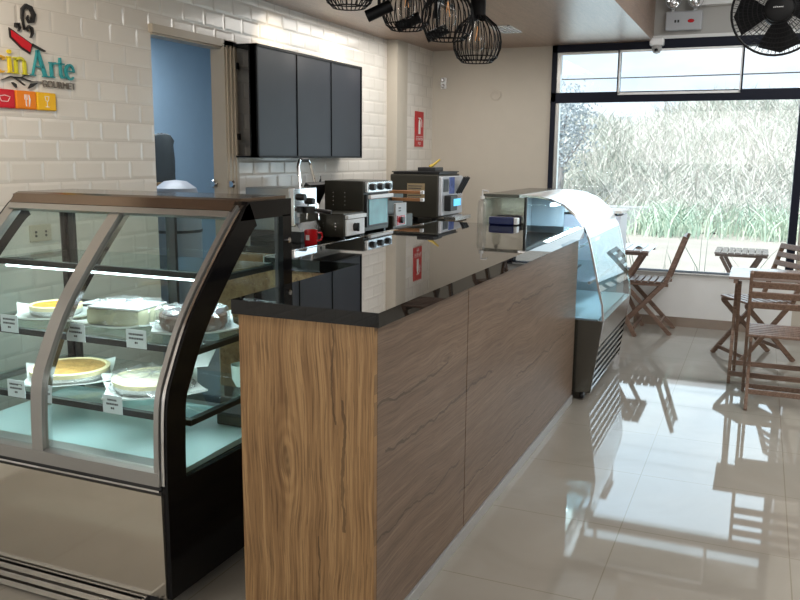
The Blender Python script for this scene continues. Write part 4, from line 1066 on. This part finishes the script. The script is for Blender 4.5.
for i, (p, lab) in enumerate(LP):
    o = proto if i == 0 else copy_tree(proto)
    o.location = p; o['label'] = lab; o['group'] = 'pendant lamps over the counter'; o.rotation_euler = (0, 0, i*.4)
    top = CZ if p[0] < -.97 else HI
    if top-p[2] > .37: MB().tube([(0, 0, .355), (0, 0, top-p[2]-.012)], .004, 6).build('cord', M_CAGE, o)
    if top-p[2] > .37: MB().lathe([(0, top-p[2]), (.04, top-p[2]), (.04, top-p[2]-.018), (0, top-p[2]-.02)], seg=18).build('ceiling_rose', M_CAGE, o)
o = MB().box((-2.06, 3.9, CZ-.028), (-2.02, 5.6, CZ)).build('lighting_track', M_CAGE); tag(o, 'black lighting track running along the wooden ceiling', 'lighting track')
def spotlamp(p, lab, q):
    t = thing('track_spotlight', lab, 'spotlight', p, 0, 'track spotlights')
    MB().box((-.012, -.03, .09), (.012, .03, CZ-p[2]-.028)).build('stem', M_CAGE, t)
    d = Vector(q).normalized(); 
    MB().tube([-d*.075, d*.075], .033, 18).build('lamp_body', M_CAGE, t, True)
    MB().tube([Vector((0, 0, 0)), Vector((0, 0, .1))], .01, 8).build('swivel', M_CAGE, t, True)
for i, y in enumerate((4.36, 4.78, 5.26)):
    spotlamp((-2.02, y, 2.31), ('black cylinder spotlight on the track, nearest the logo wall lamp', 'black cylinder spotlight on the track between two pendants', 'black cylinder spotlight on the track behind the pendants')[i], (-.85, -.25, -.38))
# ceiling vent
t = thing('ceiling_vent', 'small white slatted air vent in the wooden ceiling', 'vent', (-1.985, 6.71, CZ))
m = MB().box((-.085, -.20, -.006), (.085, -.18, 0)).box((-.085, .18, -.006), (.085, .20, 0)).box((-.085, -.2, -.006), (-.07, .2, 0)).box((.07, -.2, -.006), (.085, .2, 0)); m.build('frame', M_WHT, t)
m = MB()
for k in range(4): m.box((-.062+.034*k, -.18, -.008), (-.044+.034*k, .18, -.002))
m.build('slats', M_WHT, t)
MB().box((-.07, -.18, -.001), (.07, .18, 0)).build('backing', M_BLKPL, t)
# black caged fan
def fan():
    t = thing('ceiling_fan', 'black caged fan hanging from the high ceiling near the window', 'fan', (.015, 5.5, 2.375))
    R = .255; Rm = Matrix.Rotation(math.radians(10), 4, 'X')
    m = MB()
    def C(r, y, n=40): return [(r*math.cos(2*PI*k/n), y, r*math.sin(2*PI*k/n)) for k in range(n)]
    m.tube(C(R, 0), .007, 8, closed=True); 
    for k in range(7): r = R*(.25+.1*k); m.tube(C(r, -.055*math.sqrt(max(0, 1-(r/R)**2))-.02*(1-r/R)), .0022, 5, closed=True)
    for k in range(64):
        a = 2*PI*k/64
        m.tube([(r*math.cos(a+.25*(1-r/R)), -.055*math.sqrt(max(0, 1-(r/R)**2))-.02*(1-r/R), r*math.sin(a+.25*(1-r/R))) for r in (R, R*.85, R*.6, R*.3)], .0016, 4)
    for k in range(40):
        a = 2*PI*k/40
        m.tube([(r*math.cos(a), .075*math.sqrt(max(0, 1-(r/R)**2)), r*math.sin(a)) for r in (R, R*.8, R*.5, R*.2)], .0018, 4)
    m.build('cage', M_CAGE, t, True)
    MB().lathe([(0, -.085), (.06, -.085), (.078, -.075), (.078, -.06), (0, -.06)], (0, 0, 0), 24, 'y').build('front_badge', M_CAGE, t, True)
    MB().lathe([(0, .16), (.05, .155), (.065, .13), (.085, .05), (.08, .0), (0, -.01)], (0, 0, 0), 24, 'y').build('motor', M_CAGE, t, True)
    m = MB()
    for k in range(4):
        a0 = math.radians(12+90*k)
        pts = []
        for rr, da, yy in ((.05, -.4, .01), (.13, -.66, .02), (.225, -.66, .03), (.243, -.1, .0), (.235, .42, -.015), (.12, .42, -.01), (.05, .4, 0)):
            pts.append((rr*math.cos(a0+da), yy, rr*math.sin(a0+da)))
        A = [m.bm.verts.new(p) for p in pts]; B = [m.bm.verts.new((p[0], p[1]+.004, p[2])) for p in pts]
        m.bm.faces.new(A); m.bm.faces.new(B[::-1])
        for i in range(len(A)): m.bm.faces.new((A[i], A[(i+1) % len(A)], B[(i+1) % len(A)], B[i]))
    m.build('blades', M_CAGE, t)
    MB().tube([(0, .10, 0), (0, .16, .10), (0, .12, .34)], .014, 10).build('bracket', M_CAGE, t, True)
    MB().lathe([(0, .625), (.06, .625), (.06, .60), (.02, .57), (.014, .57), (.014, .3), (0, .3)], (0, .12, 0), 20).build('drop_rod', M_CAGE, t, True)
    m = MB()
    for k in range(6): m.box((-.028+.009*k, -.088, .0), (-.022+.009*k, -.086, .007))
    m.build('badge_marks', M_STEEL, t)
fan()

# ------------------------------------------------------------------ furniture
def folding_chair():
    t = thing('folding_chair', 'x', 'chair', (0, 0, 0))
    W2 = .19
    for s in (-1, 1):
        y = s*W2
        m = MB()
        A, Bm, C_ = (.235, y, 0.0), (-.175, y, .47), (-.305, y, .865)
        m.bar(A, Bm, .020, .036, bev=.003).bar((-.168, y, .462), C_, .020, .036, bev=.003)
        m.build('leg', M_CHAIRW, t)
        y2 = s*(W2-.024)
        MB().bar((-.235, y2, 0.0), (.185, y2, .432), .020, .036, bev=.003).build('leg', M_CHAIRW, t)
        MB().bar((-.19, s*(W2-.024)+0, .437), (.20, s*(W2-.024), .437), .018, .026, bev=.002).build('seat_rail', M_CHAIRW, t)
    m = MB()
    for k in range(7): x = -.165+k*.057; m.box((x-.022, -W2+.002, .452), (x+.022, W2-.002, .468), bev=.004)
    m.build('seat', M_CHAIRW, t)
    d = Vector((-.305+.168, 0, .865-.462)).normalized(); n = Vector((d.z, 0, -d.x))
    m = MB()
    for k in range(4):
        p = Vector((-.168, 0, .462))+d*(.20+.068*k)+n*.012
        m.bar(p+Vector((0, -W2, 0)), p+Vector((0, W2, 0)), .014, .042, up=d, bev=.003)
    m.build('backrest', M_CHAIRW, t)
    MB().bar((.19, -W2, .05), (.19, W2, .05), .016, .03, bev=.002).build('stretcher', M_CHAIRW, t)
    MB().bar((-.145, -W2+.02, .10), (-.145, W2-.02, .10), .016, .03, bev=.002).build('stretcher', M_CHAIRW, t)
    return t
def folding_table(w=.60, d=.54, h=.75):
    t = thing('folding_table', 'x', 'table', (0, 0, 0))
    m = MB(); n = 8; sw = d/n
    for k in range(n): y = -d/2+sw*(k+.5); m.box((-w/2, y-sw/2+.003, h-.018), (w/2, y+sw/2-.003, h), bev=.003)
    m.build('tabletop', mat('table_wood', (.30, .24, .215), .22, var=.2, vscale=20), t)
    for s in (-1, 1): MB().box((s*(w/2-.03), -d/2+.01, h-.045), (s*(w/2-.055), d/2-.01, h-.018)).build('top_frame', M_CHAIRW, t)
    for s in (-1, 1):
        x = s*(w/2-.045)
        MB().bar((x, -d/2+.08, 0), (x, d/2-.07, h-.045), .022, .038, bev=.003).build('leg', M_CHAIRW, t)
        x = s*(w/2-.070)
        MB().bar((x, d/2-.08, 0), (x, -d/2+.07, h-.045), .022, .038, bev=.003).build('leg', M_CHAIRW, t)
    for y in (-1, 1):
        MB().bar((-w/2+.045, y*(d/2-.10), .07), (w/2-.045, y*(d/2-.10), .07), .018, .034, bev=.002).build('stretcher', M_CHAIRW, t)
    return t
ch = folding_chair()
def put(o, x, y, rz, lab, grp): o.location = (x, y, 0) if len((x, y)) == 2 else x; o.rotation_euler = (0, 0, rz); o['label'] = lab; o['group'] = grp
GC = 'wooden folding chairs'
put(ch, -.86, 7.56, PI, 'wooden folding chair standing alone against the window wall by the pastry case', GC)
c2 = copy_tree(ch); put(c2, .04, 6.84, math.radians(212), 'wooden folding chair behind the slatted table, turned at an angle', GC)
c3 = copy_tree(ch); put(c3, .18, 5.56, PI/2, 'wooden folding chair in front of the slatted table, back to the room', GC)
tb = folding_table()
put(tb, .15, 6.13, 0, 'slatted wooden folding table between two folding chairs', 'wooden folding tables')
t2 = copy_tree(tb); put(t2, -1.12, 7.22, 0, 'wooden folding table half hidden behind the curved pastry case', 'wooden folding tables'); t2.location = (-1.09, 7.47, 0); t2.rotation_euler = (0, 0, PI/2)
t3 = copy_tree(tb); put(t3, 0, 0, 0, 'wooden folding table standing outside beyond the window', 'wooden folding tables'); t3.location = (-.14, 9.75, -.22)
t3.rotation_euler = (0, 0, PI/2)
o = MB().lathe([(0, 0), (.03, 0), (.035, .008), (.022, .02), (.006, .024), (0, .024)], seg=18).build('ashtray', M_STEEL, None, True); o.location = (-.93, 7.38, .75)
tag(o, 'small round metal dish on the table behind the pastry case', 'dish')

# ------------------------------------------------------------------ seen through the door
t = thing('plastic_barrel', 'white rounded plastic barrel standing in the blue room behind the door', 'barrel', (-3.95, 4.98, 0))
MB().lathe([(0, 1.33), (.08, 1.32), (.15, 1.27), (.18, 1.17), (.18, .10), (.16, 0), (0, 0)], seg=28).build('barrel_body', mat('dull_white', (.40, .40, .43), .4), t, True)
MB().lathe([(.181, .95), (.186, .95), (.186, .97), (.181, .97)], seg=28).build('barrel_band', M_BLKPL, t, True)
t = thing('wooden_stool', 'tall stool carrying a dark bag in the blue room', 'stool', (-4.28, 5.24, 0))
MB().box((-.11, -.11, 1.27), (.11, .09, 1.30), bev=.004).build('seat', M_CABW, t)
for a in (-.09, .09):
    for b_ in (-.09, .07): MB().box((a-.015, b_-.015, 0), (a+.015, b_+.015, 1.27)).build('leg', M_CABW, t)
t = thing('dark_bag', 'dark grey bag on the tall stool in the blue room', 'bag', (-4.28, 5.24, 1.30))
m = MB(); crumple(m, .10, .37, (0, 0, 0), seg=18, ringn=8, amp=.012); m.build('bag', mat('dark_cloth', (.05, .06, .065), .7), t, True)
